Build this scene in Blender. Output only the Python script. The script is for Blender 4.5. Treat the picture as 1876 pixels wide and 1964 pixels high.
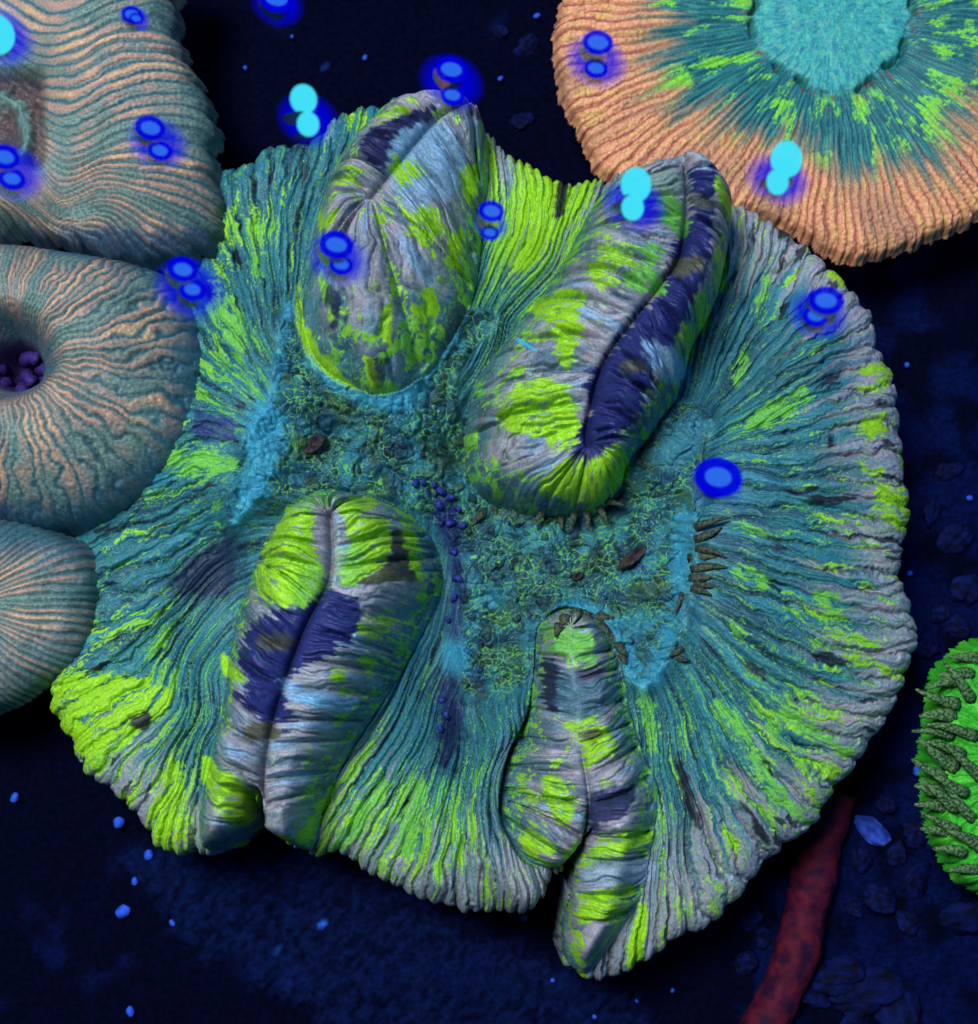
import bpy, math, random
import numpy as np
from mathutils import Vector

for o in list(bpy.data.objects): bpy.data.objects.remove(o)
scene = bpy.context.scene
COL = scene.collection
# ------------------------------------------------------------------ camera, world, lamps, exposure
S = 1e-4                    # one layout unit = 0.1 mm
TILT = math.radians(8.0)
HC = 2800.0                 # camera distance from the coral's middle, layout units (28 cm)
FOC = 2800.0
cam = bpy.data.cameras.new('camera'); camo = bpy.data.objects.new('camera', cam); COL.objects.link(camo)
CP = np.array([0.0, -HC*math.sin(TILT), HC*math.cos(TILT)])
camo.location = CP*S; camo.rotation_euler = (TILT, 0, 0)
cam.sensor_fit = 'HORIZONTAL'; cam.sensor_width = 36; cam.lens = 36*FOC/1876.0
cam.clip_start = 0.01; cam.clip_end = 20
cam.dof.use_dof = True; cam.dof.focus_distance = 0.275; cam.dof.aperture_fstop = 20.0
scene.camera = camo
world = bpy.data.worlds.new('World'); scene.world = world; world.use_nodes = True
bg = world.node_tree.nodes['Background']; bg.inputs[0].default_value = (0.06, 0.20, 0.46, 1); bg.inputs[1].default_value = 0.20
def area_lamp(name, loc, size, energy, color, target=(0, 0, 0)):
    l = bpy.data.lights.new(name, 'AREA'); l.shape = 'DISK'; l.size = size; l.energy = energy; l.color = color
    o = bpy.data.objects.new(name, l); COL.objects.link(o); o.location = loc
    o.rotation_euler = (Vector(target)-Vector(loc)).to_track_quat('-Z', 'Y').to_euler()
    return o
area_lamp('key_lamp', (-0.16, 0.13, 0.58), 0.20, 6.0, (0.88, 0.95, 1.0))
scene.view_settings.view_transform = 'Standard'; scene.view_settings.look = 'None'
scene.view_settings.gamma = 1; scene.view_settings.exposure = 0; scene.view_settings.use_curve_mapping = False

# ------------------------------------------------------------------ helpers
def unproj(u, v, z):
    """photo position (u, v) on a 1876-wide frame, at height z -> world x, y in layout units"""
    u = np.asarray(u, float); v = np.asarray(v, float); z = np.asarray(z, float)
    a = (u-938)/FOC; b = (982-v)/FOC
    c, s = math.cos(TILT), math.sin(TILT)
    dx, dy, dz = a, b*c+s, b*s-c
    t = (z-CP[2])/dz
    return CP[0]+dx*t, CP[1]+dy*t
def proj(x, y, z):
    c, s = math.cos(TILT), math.sin(TILT)
    rx, ry, rz = x-CP[0], y-CP[1], z-CP[2]
    d = ry*s-rz*c
    return 938+rx/d*FOC, 982-(ry*c+rz*s)/d*FOC
def lin(r, g, b):
    f = lambda c: ((c/255+0.055)/1.055)**2.4 if c > 10.3 else c/255/12.92
    return np.array([f(r), f(g), f(b)], np.float32)
def _h(ix, iy, seed):
    n = (ix.astype(np.int64)*374761393 + iy.astype(np.int64)*668265263 + seed*974634777) & 0xffffffff
    n = ((n ^ (n >> 13))*1274126177) & 0xffffffff
    n = ((n ^ (n >> 16))*2246822519) & 0xffffffff
    return ((n ^ (n >> 15)) & 0xffffff)/float(0x1000000)
def perlin(x, y, seed=0):
    x0 = np.floor(x); y0 = np.floor(y); fx = x-x0; fy = y-y0
    w = lambda t: t*t*t*(t*(t*6-15)+10)
    sx, sy = w(fx), w(fy)
    def g(i, j):
        a = _h(x0+i, y0+j, seed)*2*math.pi
        return np.cos(a)*(fx-i)+np.sin(a)*(fy-j)
    a = g(0, 0)*(1-sx)+g(1, 0)*sx; b = g(0, 1)*(1-sx)+g(1, 1)*sx
    return (a*(1-sy)+b*sy)*1.45
def fbm(x, y, seed=0, octv=3, gain=0.5):
    r = 0; a = 1; n = 0
    for k in range(octv):
        r = r+a*perlin(x*2**k+k*17.3, y*2**k-k*9.1, seed+k*31); n += a; a *= gain
    return r/n*1.3
def worley(x, y, seed=0):
    x0 = np.floor(x); y0 = np.floor(y); f1 = np.full(x.shape, 9.0); f2 = np.full(x.shape, 9.0); idv = np.zeros(x.shape)
    for i in (-1, 0, 1):
        for j in (-1, 0, 1):
            cx, cy = x0+i, y0+j
            px = cx+0.15+0.7*_h(cx, cy, seed); py = cy+0.15+0.7*_h(cx, cy, seed+7)
            d = np.hypot(px-x, py-y)
            near = d < f1
            f2 = np.where(near, f1, np.minimum(f2, d)); idv = np.where(near, _h(cx, cy, seed+13), idv)
            f1 = np.where(near, d, f1)
    return f1, f2, idv
def sst(a, b, x):
    t = np.clip((x-a)/(b-a), 0, 1); return t*t*(3-2*t)
def catmull(pts, closed=True, sub=6):
    P = np.array(pts, float); n = len(P); out = []
    rng = range(n) if closed else range(n-1)
    for i in rng:
        if closed: p0, p1, p2, p3 = P[i-1], P[i], P[(i+1) % n], P[(i+2) % n]
        else: p0, p1, p2, p3 = P[max(i-1, 0)], P[i], P[i+1], P[min(i+2, n-1)]
        for k in range(sub):
            t = k/sub
            out.append(0.5*((2*p1)+(p2-p0)*t+(2*p0-5*p1+4*p2-p3)*t*t+(3*p1-p0-3*p2+p3)*t**3))
    if not closed: out.append(P[-1])
    return np.array(out)
def seg_dist(px, py, P, closed):
    """distance to polyline, arclength at the nearest point, side sign, end flag"""
    best = np.full(px.shape, 1e9); bs = np.zeros(px.shape); side = np.ones(px.shape); endf = np.zeros(px.shape)
    n = len(P); L = 0; m = n if closed else n-1
    for i in range(m):
        a, b = P[i], P[(i+1) % n]; d = b-a; l2 = d@d
        if l2 < 1e-9: continue
        t = ((px-a[0])*d[0]+(py-a[1])*d[1])/l2; tc = np.clip(t, 0, 1)
        dd = np.hypot(px-a[0]-tc*d[0], py-a[1]-tc*d[1]); nb = dd < best
        best = np.where(nb, dd, best); bs = np.where(nb, L+tc*math.sqrt(l2), bs)
        cr = d[0]*(py-a[1])-d[1]*(px-a[0]); side = np.where(nb, np.sign(cr), side)
        if not closed:
            e = np.where((i == 0) & (t < 0), -1, np.where((i == m-1) & (t > 1), 1, 0)); endf = np.where(nb, e, endf)
        L += math.sqrt(l2)
    return best, bs, side, endf, L
def inside(px, py, P):
    c = np.zeros(px.shape, bool); n = len(P)
    for i in range(n):
        x1, y1 = P[i]; x2, y2 = P[(i+1) % n]
        if y1 == y2: continue
        k = ((y1 > py) != (y2 > py)) & (px < (x2-x1)*(py-y1)/(y2-y1)+x1); c ^= k
    return c
def sdf(px, py, P):
    d = seg_dist(px, py, P, True)[0]; return np.where(inside(px, py, P), d, -d)
def tps_fit(pts, vals, reg=1e-3):
    P = np.array(pts, float)/500; n = len(P)
    r2 = ((P[:, None]-P[None])**2).sum(-1); K = np.where(r2 > 0, r2*np.log(r2+1e-12), 0)+np.eye(n)*reg
    A = np.zeros((n+3, n+3)); A[:n, :n] = K; A[:n, n] = 1; A[:n, n+1:] = P; A[n, :n] = 1; A[n+1:, :n] = P.T
    w = np.linalg.solve(A, np.concatenate([np.array(vals, float), np.zeros(3)]))
    return P, w
def tps_eval(fit, x, y):
    P, w = fit; n = len(P); x = x/500; y = y/500; r = w[n]+w[n+1]*x+w[n+2]*y
    for k in range(n):
        r2 = (x-P[k, 0])**2+(y-P[k, 1])**2; r = r+w[k]*r2*np.log(r2+1e-12)
    return r
class Coarse:
    """coarse raster of smooth fields, sampled bilinearly"""
    def __init__(s, x0, x1, y0, y1, h):
        s.x0, s.y0, s.h = x0, y0, h
        s.nx = int((x1-x0)/h)+2; s.ny = int((y1-y0)/h)+2
        s.X, s.Y = np.meshgrid(x0+np.arange(s.nx)*h, y0+np.arange(s.ny)*h)
    def sample(s, arr, x, y):
        fx = np.clip((x-s.x0)/s.h, 0, s.nx-1.001); fy = np.clip((y-s.y0)/s.h, 0, s.ny-1.001)
        i = fx.astype(int); j = fy.astype(int); a = fx-i; b = fy-j
        return (arr[j, i]*(1-a)+arr[j, i+1]*a)*(1-b)+(arr[j+1, i]*(1-a)+arr[j+1, i+1]*a)*b
def mixc(c, col, m):
    return c+(np.asarray(col, np.float32)-c)*np.clip(m, 0, 1)[:, None].astype(np.float32)

# ------------------------------------------------------------------ materials
def flesh_mat(name, rough=0.5, fine=2600.0, bump=0.15, spec=0.2, var=0.20, sss=0.0):
    m = bpy.data.materials.new(name); m.use_nodes = True; nt = m.node_tree; N = nt.nodes; L = nt.links
    b = N['Principled BSDF']
    at = N.new('ShaderNodeAttribute'); at.attribute_name = 'tissue'
    tc = N.new('ShaderNodeTexCoord')
    no = N.new('ShaderNodeTexNoise'); no.inputs['Scale'].default_value = fine; no.inputs['Detail'].default_value = 3
    L.new(tc.outputs['Object'], no.inputs['Vector'])
    mr = N.new('ShaderNodeMapRange'); mr.inputs[1].default_value = 0.3; mr.inputs[2].default_value = 0.7
    mr.inputs[3].default_value = 1-var; mr.inputs[4].default_value = 1+var; L.new(no.outputs['Fac'], mr.inputs[0])
    mx = N.new('ShaderNodeVectorMath'); mx.operation = 'SCALE'
    L.new(at.outputs['Color'], mx.inputs[0]); L.new(mr.outputs[0], mx.inputs['Scale'])
    L.new(mx.outputs[0], b.inputs['Base Color'])
    bp = N.new('ShaderNodeBump'); bp.inputs['Strength'].default_value = bump; bp.inputs['Distance'].default_value = 0.0004
    L.new(no.outputs['Fac'], bp.inputs['Height']); L.new(bp.outputs[0], b.inputs['Normal'])
    b.inputs['Roughness'].default_value = rough; b.inputs['Specular IOR Level'].default_value = spec
    if sss: b.inputs['Subsurface Weight'].default_value = sss; b.inputs['Subsurface Radius'].default_value = (1, 1, 1); b.inputs['Subsurface Scale'].default_value = 0.0005
    return m
def plain_mat(name, c1, c2, scale=900.0, rough=0.7, bump=0.4, detail=4):
    m = bpy.data.materials.new(name); m.use_nodes = True; nt = m.node_tree; N = nt.nodes; L = nt.links
    b = N['Principled BSDF']; tc = N.new('ShaderNodeTexCoord'); no = N.new('ShaderNodeTexNoise')
    no.inputs['Scale'].default_value = scale; no.inputs['Detail'].default_value = detail
    L.new(tc.outputs['Object'], no.inputs['Vector'])
    cr = N.new('ShaderNodeValToRGB'); cr.color_ramp.elements[0].position = 0.36; cr.color_ramp.elements[1].position = 0.68
    cr.color_ramp.elements[0].color = (*c1, 1); cr.color_ramp.elements[1].color = (*c2, 1)
    L.new(no.outputs['Fac'], cr.inputs[0]); L.new(cr.outputs[0], b.inputs['Base Color'])
    bp = N.new('ShaderNodeBump'); bp.inputs['Strength'].default_value = bump; bp.inputs['Distance'].default_value = 0.0006
    L.new(no.outputs['Fac'], bp.inputs['Height']); L.new(bp.outputs[0], b.inputs['Normal'])
    b.inputs['Roughness'].default_value = rough; b.inputs['Specular IOR Level'].default_value = 0.08
    return m
MAT_FLESH = flesh_mat('coral_tissue')
MAT_SIDE = flesh_mat('neighbour_tissue', fine=2000.0, bump=0.25, var=0.25)

def tag(o, label=None, cat=None, group=None, kind=None):
    if label: o['label'] = label
    if cat: o['category'] = cat
    if group: o['group'] = group
    if kind: o['kind'] = kind
    return o
def empty(name, loc):
    e = bpy.data.objects.new(name, None); COL.objects.link(e); e.location = loc; e.empty_display_size = 0.005; return e
def link(name, me, parent=None, loc=None):
    o = bpy.data.objects.new(name, me); COL.objects.link(o)
    if parent is not None:
        o.parent = parent
        if loc is None: o.location = -Vector(parent.location)
    if loc is not None: o.location = loc
    return o
def mesh_np(name, co, quads, mat, colr=None, normals=None):
    me = bpy.data.meshes.new(name); nv, nf = len(co), len(quads)
    k = quads.shape[1]
    me.vertices.add(nv); me.vertices.foreach_set('co', np.ascontiguousarray(co, np.float32).ravel())
    me.loops.add(nf*k); me.loops.foreach_set('vertex_index', quads.astype(np.int32).ravel())
    me.polygons.add(nf); me.polygons.foreach_set('loop_start', np.arange(nf, dtype=np.int32)*k)
    me.polygons.foreach_set('use_smooth', np.ones(nf, bool))
    me.update(calc_edges=True)
    if colr is not None:
        a = me.attributes.new('tissue', 'FLOAT_COLOR', 'POINT')
        a.data.foreach_set('color', np.concatenate([colr, np.ones((nv, 1))], 1).astype(np.float32).ravel())
    me.materials.append(mat)
    if normals is not None: me.normals_split_custom_set_from_vertices(normals.astype(np.float32))
    return me
def relief(x0, x1, y0, y1, pitch, fn):
    """grid in world layout units; fn(X, Y) -> z, keep mask; returns co (m), quads, flat x,y,z"""
    nx = int((x1-x0)/pitch)+1; ny = int((y1-y0)/pitch)+1
    X, Y = np.meshgrid(x0+np.arange(nx)*pitch, y0+np.arange(ny)*pitch); X = X.ravel(); Y = Y.ravel()
    return X, Y, nx, ny
def grid_quads(nx, ny, keep):
    idx = np.arange(nx*ny).reshape(ny, nx)
    q = np.stack([idx[:-1, :-1], idx[:-1, 1:], idx[1:, 1:], idx[1:, :-1]], -1).reshape(-1, 4)
    return q[keep[q].all(1)]
def vert_normals(co, q):
    n = np.zeros_like(co)
    fn = np.cross(co[q[:, 2]]-co[q[:, 0]], co[q[:, 3]]-co[q[:, 1]])
    for k in range(4):
        for c in range(3): n[:, c] += np.bincount(q[:, k], fn[:, c], len(co))
    return n/np.maximum(np.linalg.norm(n, axis=1, keepdims=True), 1e-20)
def compact(co, q, colr, nrm=None):
    used = np.zeros(len(co), bool); used[q.ravel()] = True; mp = np.cumsum(used)-1
    return co[used], mp[q], colr[used], (None if nrm is None else nrm[used])
def uvxy(pts, z):
    P = np.array(pts, float); x, y = unproj(P[:, 0], P[:, 1], z); return np.stack([x, y], 1)
class Patches:
    """coloured tissue patches with ragged edges, outlines given as photo positions"""
    def __init__(s, u, v): s.u, s.v = u, v
    def mask(s, pts, wa=7, soft=2.5, smooth=True):
        P = catmull(pts, True, 4) if smooth else np.array(pts, float)
        x0, y0 = P.min(0)-25; x1, y1 = P.max(0)+25
        sel = np.nonzero((s.u > x0) & (s.u < x1) & (s.v > y0) & (s.v < y1))[0]
        m = np.zeros(len(s.u), np.float32)
        if len(sel) == 0: return m
        C = Coarse(x0-5, x1+5, y0-5, y1+5, 4.0); D = sdf(C.X, C.Y, P)
        m[sel] = sst(-soft, soft, C.sample(D, s.u[sel], s.v[sel])+wa*s.w[sel]); return m

# ------------------------------------------------------------------ palette (tissue pigments)
G1 = lin(140, 194, 36); G2 = lin(98, 168, 66); G3 = lin(56, 140, 92)
T1 = lin(54, 146, 176); T2 = lin(42, 104, 118); T3 = lin(27, 64, 84)
SL = lin(62, 98, 116); MV = lin(146, 142, 152); MV2 = lin(158, 140, 146); PB = lin(120, 160, 190)
NV = lin(34, 38, 94); NV2 = lin(27, 29, 62); DK = lin(24, 26, 38); OL = lin(92, 92, 66)

# ------------------------------------------------------------------ tank floor
FLOOR_Z = -300.0
def build_floor():
    X, Y, nx, ny = relief(-2600, 2600, -2600, 2600, 13.0, None)
    z = FLOOR_Z+18*fbm(X/260, Y/260, 3, 4)+5*fbm(X/34, Y/34, 5, 3)
    u, v = proj(X, Y, z)
    # fine lighter sediment on dark glass, lying in drifts
    pat = [(230, 1660), (330, 1620), (600, 1640), (900, 1760), (1190, 1900), (1210, 2010), (700, 2030), (560, 1930), (430, 1850), (330, 1800), (300, 1730)]
    C = Coarse(0, 1876, 1200, 2040, 8); D = sdf(C.X, C.Y, catmull(pat))
    drift = sst(-25, 25, C.sample(D, u, v)+40*fbm(u/60, v/60, 9, 3))*((u > 0) & (v > 1250))
    rub = sst(0.0, 0.4, fbm(X/120, Y/120, 21, 4)+np.where(u > 1450, 0.25, -0.25)-np.where(v < 700, .15, 0))
    z = z+drift*22+rub*12*fbm(X/40, Y/40, 33, 3)
    c = np.tile(lin(1, 3, 22), (len(X), 1))
    c = mixc(c, lin(7, 19, 58), drift*0.8*sst(-.5, .3, fbm(X/14, Y/14, 45, 3))); c = mixc(c, lin(5, 16, 62), rub*0.6)
    sp = perlin(X/9, Y/9, 41); c = mixc(c, lin(40, 90, 200), sst(0.74, 0.86, sp)*sst(-.1, .3, perlin(X/90, Y/90, 43)))
    co = np.stack([X, Y, z], 1)*S; q = grid_quads(nx, ny, np.ones(len(X), bool))
    o = link('tank_floor', mesh_np('tank_floor', co, q, flesh_mat('dark_sediment', rough=0.9, fine=900.0, bump=0.6, var=0.5, spec=0.03), c))
    tag(o, kind='structure', label='dark blue silty aquarium floor under the corals')
build_floor()

# ------------------------------------------------------------------ the big folded coral
RIM = [(780,165),(860,175),(912,205),(945,255),(1000,290),(1050,320),(1100,338),(1160,335),(1190,322),(1260,309),(1300,320),(1330,308),(1390,340),(1415,378),(1450,390),(1520,430),(1580,475),(1612,505),(1650,545),(1690,600),(1705,680),(1730,760),(1735,850),(1745,930),(1752,1000),(1735,1060),(1742,1110),(1760,1160),(1768,1220),(1748,1290),(1735,1330),(1700,1400),(1660,1450),(1620,1510),(1580,1570),(1520,1620),(1480,1665),(1430,1720),(1370,1780),(1300,1815),(1230,1852),(1180,1880),(1120,1886),(1084,1846),(1080,1795),(1094,1740),(1100,1690),(1112,1640),(1132,1580),(1118,1600),(1098,1640),(1062,1690),(1020,1735),(960,1760),(880,1750),(820,1730),(740,1700),(690,1670),(640,1642),(590,1642),(540,1625),(512,1590),(502,1530),(494,1510),(490,1540),(484,1580),(445,1625),(395,1646),(362,1632),(345,1640),(300,1630),(270,1590),(210,1530),(150,1480),(110,1420),(85,1370),(75,1320),(50,1230),(60,1130),(110,1000),(200,860),(260,720),(290,590),(330,480),(380,400),(405,310),(470,290),(512,262),(545,257),(600,240),(640,200),(700,180)]
FOLDS = {
 'A': dict(out=[(640,280),(595,400),(572,560),(600,680),(680,735),(730,746),(785,720),(850,650),(905,540),(925,400),(938,275),(912,200),(830,168),(760,170),(690,215)],
           gr=[(905,190),(850,212),(800,262),(735,340),(710,372)], H=175, soft=.35, gd=.22, per=26),
 'B': dict(out=[(1160,345),(1080,480),(980,600),(908,700),(886,800),(893,870),(925,922),(1000,952),(1100,962),(1160,957),(1202,915),(1215,870),(1262,810),(1312,740),(1342,640),(1384,560),(1412,450),(1412,372),(1372,328),(1330,310),(1260,312)],
           gr=[(1316,318),(1318,400),(1305,490),(1265,550),(1215,615),(1158,695),(1132,800),(1134,835)], H=240, soft=.05, gd=.15, per=30),
 'C': dict(out=[(560,950),(620,930),(690,930),(760,952),(822,1010),(842,1090),(822,1160),(785,1230),(742,1310),(692,1390),(645,1470),(610,1550),(585,1636),(545,1628),(512,1590),(498,1515),(484,1580),(445,1622),(395,1643),(362,1625),(366,1540),(388,1450),(408,1350),(416,1230),(432,1150),(462,1080),(500,1010)],
           gr=[(628,985),(630,1060),(622,1118),(582,1200),(545,1300),(518,1400),(500,1500),(500,1580)], H=230, soft=.4, gd=.15, per=29),
 'D': dict(out=[(1036,1195),(1090,1155),(1165,1185),(1195,1260),(1210,1340),(1238,1430),(1262,1500),(1264,1570),(1248,1660),(1238,1720),(1200,1790),(1130,1880),(1088,1850),(1082,1795),(1096,1740),(1104,1680),(1125,1600),(1100,1645),(1060,1672),(1000,1648),(958,1560),(975,1450),(1010,1380),(1028,1290)],
           gfade=1, gr=[(1098,1200),(1100,1300),(1108,1400),(1118,1450),(1128,1500),(1132,1560),(1115,1640),(1090,1760)], H=135, soft=.75, gd=.25, per=29),
}
BASEZ = [(850,900,-75),(950,1050,-110),(1100,1090,-85),(950,1200,-120),(870,1330,-150),(940,1330,-110),(1200,1150,-40),(1180,1080,-70),(1240,1290,5),(1310,1150,40),(1330,1000,42),(1345,880,42),(1350,800,35),(490,850,35),(450,960,35),(425,1060,-70),(535,700,15),(720,770,15),(650,830,-40),(900,600,-40),(960,570,-80),(880,760,-80),(880,890,-130),(1000,985,-125),(1130,990,-100),(866,1080,-140),(870,1200,-135),
 (1520,1000,75),(1520,700,60),(1500,1300,75),(1400,1550,50),(1650,1200,60),(1730,1000,20),(1735,1200,20),(1690,700,15),(1600,560,5),(1480,440,-10),(1420,600,10),(1620,1480,15),(1450,1680,5),(1250,1820,-5),
 (470,550,-5),(420,400,-25),(530,350,-20),(300,1130,-45),(200,960,-70),(280,760,-60),(380,700,-20),(330,560,-50),(250,1330,5),(180,1430,0),(120,1350,-25),(330,1560,0),(360,1300,-20),(100,1180,-75),
 (750,1520,5),(800,1660,-10),(680,1640,-10),(900,1600,10),(830,1420,-75),(900,1480,-60),(1290,1400,-20),(1400,720,-15),(1420,560,-30),(480,480,-35),(350,1180,-70),(400,1230,-60),(1050,430,10),(1000,330,0),(1120,370,5),(620,250,-15),(850,200,0),(1250,330,10),(700,500,0),(1150,650,0),(620,1200,-30),(1150,1500,-10),(1140,1800,0),(430,1560,-10)]
FLOW = [
 [[(575,690),(560,550),(570,400),(610,260)],[(560,690),(530,550),(520,400),(530,260)],[(545,720),(490,560),(450,420),(425,310)],[(530,760),(450,630),(390,530),(330,450)],[(510,790),(420,720),(350,640),(280,560)],[(480,830),(400,790),(320,770),(240,750)],[(460,870),(380,860),(280,880),(180,880)],[(445,930),(350,940),(250,960),(130,990)],[(440,990),(350,1020),(220,1070),(90,1120)],[(440,1040),(330,1120),(200,1200),(60,1270)],[(435,1080),(320,1200),(200,1310),(85,1380)],[(430,1120),(330,1280),(240,1400),(150,1490)],[(420,1180),(360,1330),(290,1460),(220,1550)],[(410,1240),(385,1380),(340,1510),(290,1630)],[(405,1300),(395,1420),(365,1540),(345,1645)]],
 [[(790,740),(880,600),(930,430),(925,240)],[(830,740),(900,620),(950,450),(965,270)],[(860,730),(915,640),(980,480),(1010,295)],[(880,730),(935,640),(1020,490),(1060,325)],[(890,740),(960,620),(1060,490),(1110,340)],[(895,760),(980,600),(1090,480),(1150,335)]],
 [[(1320,790),(1370,640),(1420,500),(1420,380)],[(1335,790),(1400,660),(1460,520),(1490,410)],[(1345,800),(1440,680),(1520,570),(1580,475)],[(1355,820),(1470,720),(1580,640),(1660,560)],[(1350,850),(1480,770),(1600,700),(1710,660)],[(1345,880),(1480,840),(1610,800),(1735,770)],[(1340,930),(1480,915),(1620,900),(1745,900)],[(1335,980),(1480,985),(1640,1000),(1755,1010)],[(1325,1030),(1460,1060),(1620,1090),(1745,1090)],[(1318,1080),(1450,1130),(1620,1180),(1768,1190)],[(1312,1130),(1440,1210),(1600,1280),(1745,1290)],[(1305,1180),(1420,1290),(1560,1380),(1700,1400)],[(1300,1220),(1390,1340),(1500,1460),(1620,1520)],[(1290,1260),(1360,1390),(1440,1530),(1530,1620)],[(1270,1290),(1320,1430),(1370,1590),(1430,1720)],[(1250,1310),(1280,1450),(1300,1630),(1330,1800)],[(1230,1310),(1255,1440),(1262,1620),(1240,1850)]],
 [[(850,1120),(790,1300),(680,1500),(600,1640)],[(865,1200),(810,1350),(720,1530),(650,1650)],[(870,1270),(830,1400),(760,1560),(700,1680)],[(875,1320),(850,1440),(800,1600),(760,1710)],[(885,1340),(880,1460),(850,1620),(830,1735)],[(910,1340),(920,1460),(900,1620),(900,1750)],[(950,1330),(960,1430),(945,1600),(960,1760)],[(1000,1300),(1000,1400),(970,1550),(1020,1735)],[(1030,1230),(1020,1380),(985,1500),(1060,1690)]],
]
DISC = [(555,590),(532,700),(520,780),(480,850),(445,950),(445,1010),(520,960),(700,940),(840,1000),(872,1080),(880,1180),(880,1260),(895,1330),(970,1340),(1015,1290),(1045,1195),(1090,1160),(1160,1190),(1195,1280),(1240,1312),(1290,1250),(1312,1150),(1332,1000),(1342,880),(1358,805),(1300,780),(1100,800),(900,800),(880,700),(950,600),(900,590),(810,700),(735,748),(650,735),(590,690)]
MAIN = {}
def build_main():
    coral = empty('folded_coral', (0, 0, FLOOR_Z*S))
    tag(coral, 'large round folded coral with lime green patches, teal ribs and navy striped folds', 'coral')
    rim = catmull(uvxy(RIM, 0), True, 4)
    x0, y0 = rim.min(0)-40; x1, y1 = rim.max(0)+40
    C = Coarse(x0, x1, y0, y1, 6.0)
    Drim = sdf(C.X, C.Y, rim)
    bz = np.array(BASEZ, float); bx, by = unproj(bz[:, 0], bz[:, 1], bz[:, 2])
    Z0 = tps_eval(tps_fit(np.stack([bx, by], 1), bz[:, 2], 2e-3), C.X, C.Y)
    Ddisc = sdf(C.X, C.Y, catmull(uvxy(DISC, 10), True, 4))
    bestd = np.full(C.X.shape, 1e9); Q = np.zeros(C.X.shape); Pp = np.zeros(C.X.shape)
    for si, sec in enumerate(FLOW):
        pts = []; qv = []; pv = []; dm = np.full(C.X.shape, 1e9)
        for li, ln in enumerate(sec):
            P = uvxy(ln, 20); dm = np.minimum(dm, seg_dist(C.X, C.Y, P, False)[0])
            for k, p in enumerate(P): pts.append(p); qv.append(li); pv.append(k/3)
        q = tps_eval(tps_fit(pts, qv), C.X, C.Y)+si*40; p = tps_eval(tps_fit(pts, pv), C.X, C.Y)
        nb = dm < bestd; Q = np.where(nb, q, Q); Pp = np.where(nb, p, Pp); bestd = np.where(nb, dm, bestd)
        if si == 0: Sec = np.zeros(C.X.shape)
        Sec = np.where(nb, si, Sec)
    pitch = 1.75
    X, Y, nx, ny = relief(x0, x1, y0, y1, pitch, None)
    drim = C.sample(Drim, X, Y)
    pre = drim > -16
    idx = np.nonzero(pre)[0]; X = X[idx]; Y = Y[idx]; drim = drim[idx]
    ddisc = C.sample(Ddisc, X, Y); z = C.sample(Z0, X, Y)
    ii = np.clip(((X-C.x0)/C.h+.5).astype(int), 0, C.nx-1); jj = np.clip(((Y-C.y0)/C.h+.5).astype(int), 0, C.ny-1)
    sec = Sec[jj, ii]
    # per-section bilinear would blur across section borders (hidden under folds): fine
    q = C.sample(Q, X, Y); p = C.sample(Pp, X, Y)
    sel = np.abs(q-Q[jj, ii]) > 1.5; q = np.where(sel, Q[jj, ii], q); p = np.where(sel, Pp[jj, ii], p)
    wx = fbm(X/45, Y/45, 11, 3); wy = fbm(X/45+50, Y/45, 12, 3); wf = fbm(X/11, Y/11, 13, 2)
    # ---- folds
    fold = np.zeros(len(X), int); fH = np.zeros(len(X)); fs = np.zeros(len(X)); fx_ = np.zeros(len(X)); fdg = np.zeros(len(X)); fside = np.ones(len(X))
    for fi, (nm, F) in enumerate(FOLDS.items()):
        O = catmull(uvxy(F['out'], F['H']*0.45), True, 4); G = catmull(uvxy(F['gr'], F['H']*0.8), False, 6)
        Do = sdf(C.X, C.Y, O)
        Db = Do.copy()
        for _ in range(3): Db[1:-1, 1:-1] = (Db[1:-1, 1:-1]*2+Db[:-2, 1:-1]+Db[2:, 1:-1]+Db[1:-1, :-2]+Db[1:-1, 2:])/6
        wgt = sst(6, 30, Do); Do = Do*(1-wgt)+Db*wgt
        do = C.sample(Do, X, Y)+2.0*wx
        s_in = np.nonzero(do > 0)[0]
        xs, ys = X[s_in], Y[s_in]; d0 = do[s_in]
        dg, gs, side, endf, L = seg_dist(xs, ys, G, False)
        e = G[-1] if np.hypot(*(G[-1])) < np.hypot(*(G[0])) else G[0]
        g2 = G[-2] if e is G[-1] else G[1]
        last = np.hypot(*(G[-1])) < np.hypot(*(G[0]))
        e, g2 = (G[-1], G[-3]) if last else (G[0], G[2])
        dirv = (e-g2)/np.linalg.norm(e-g2)
        ang = np.arctan2(np.abs((xs-e[0])*dirv[1]-(ys-e[1])*dirv[0]), (xs-e[0])*dirv[0]+(ys-e[1])*dirv[1])
        sidee = np.sign((xs-e[0])*dirv[1]-(ys-e[1])*dirv[0])*(-1 if last else 1)
        isend = (endf == (1 if last else -1))
        sgn = 1 if last else -1
        s_along = np.where(isend, (L if last else 0)+sgn*(math.pi/2-ang)*75, gs)
        side = np.where(isend, -sidee, side)
        # ribs bow backwards as they run down the flank
        s_along = s_along-sgn*0.25*dg*(~isend)
        x = dg/(dg+d0+1e-6)
        xc = 0.42
        f = np.where(x > xc, np.sqrt(np.clip(1-((x-xc)/(1-xc))**2.3, 0, 1)), 1-F['gd']*((xc-x)/xc)**1.8)
        if F.get('gfade'): f = np.where(x > xc, f, f+(1-f)*sst(290, 200, s_along))
        f = np.where(x > xc, f*(1-F['soft'])+F['soft']*sst(1, xc, x), f)
        # big fleshy swellings along each ridge
        swell = 0.06*np.sin(s_along/ (F['per']*3.1)*2*math.pi/2+side*1.3+2*perlin(s_along/90, side*3.3, 5))
        lens = 1-np.exp(-d0/38)
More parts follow.
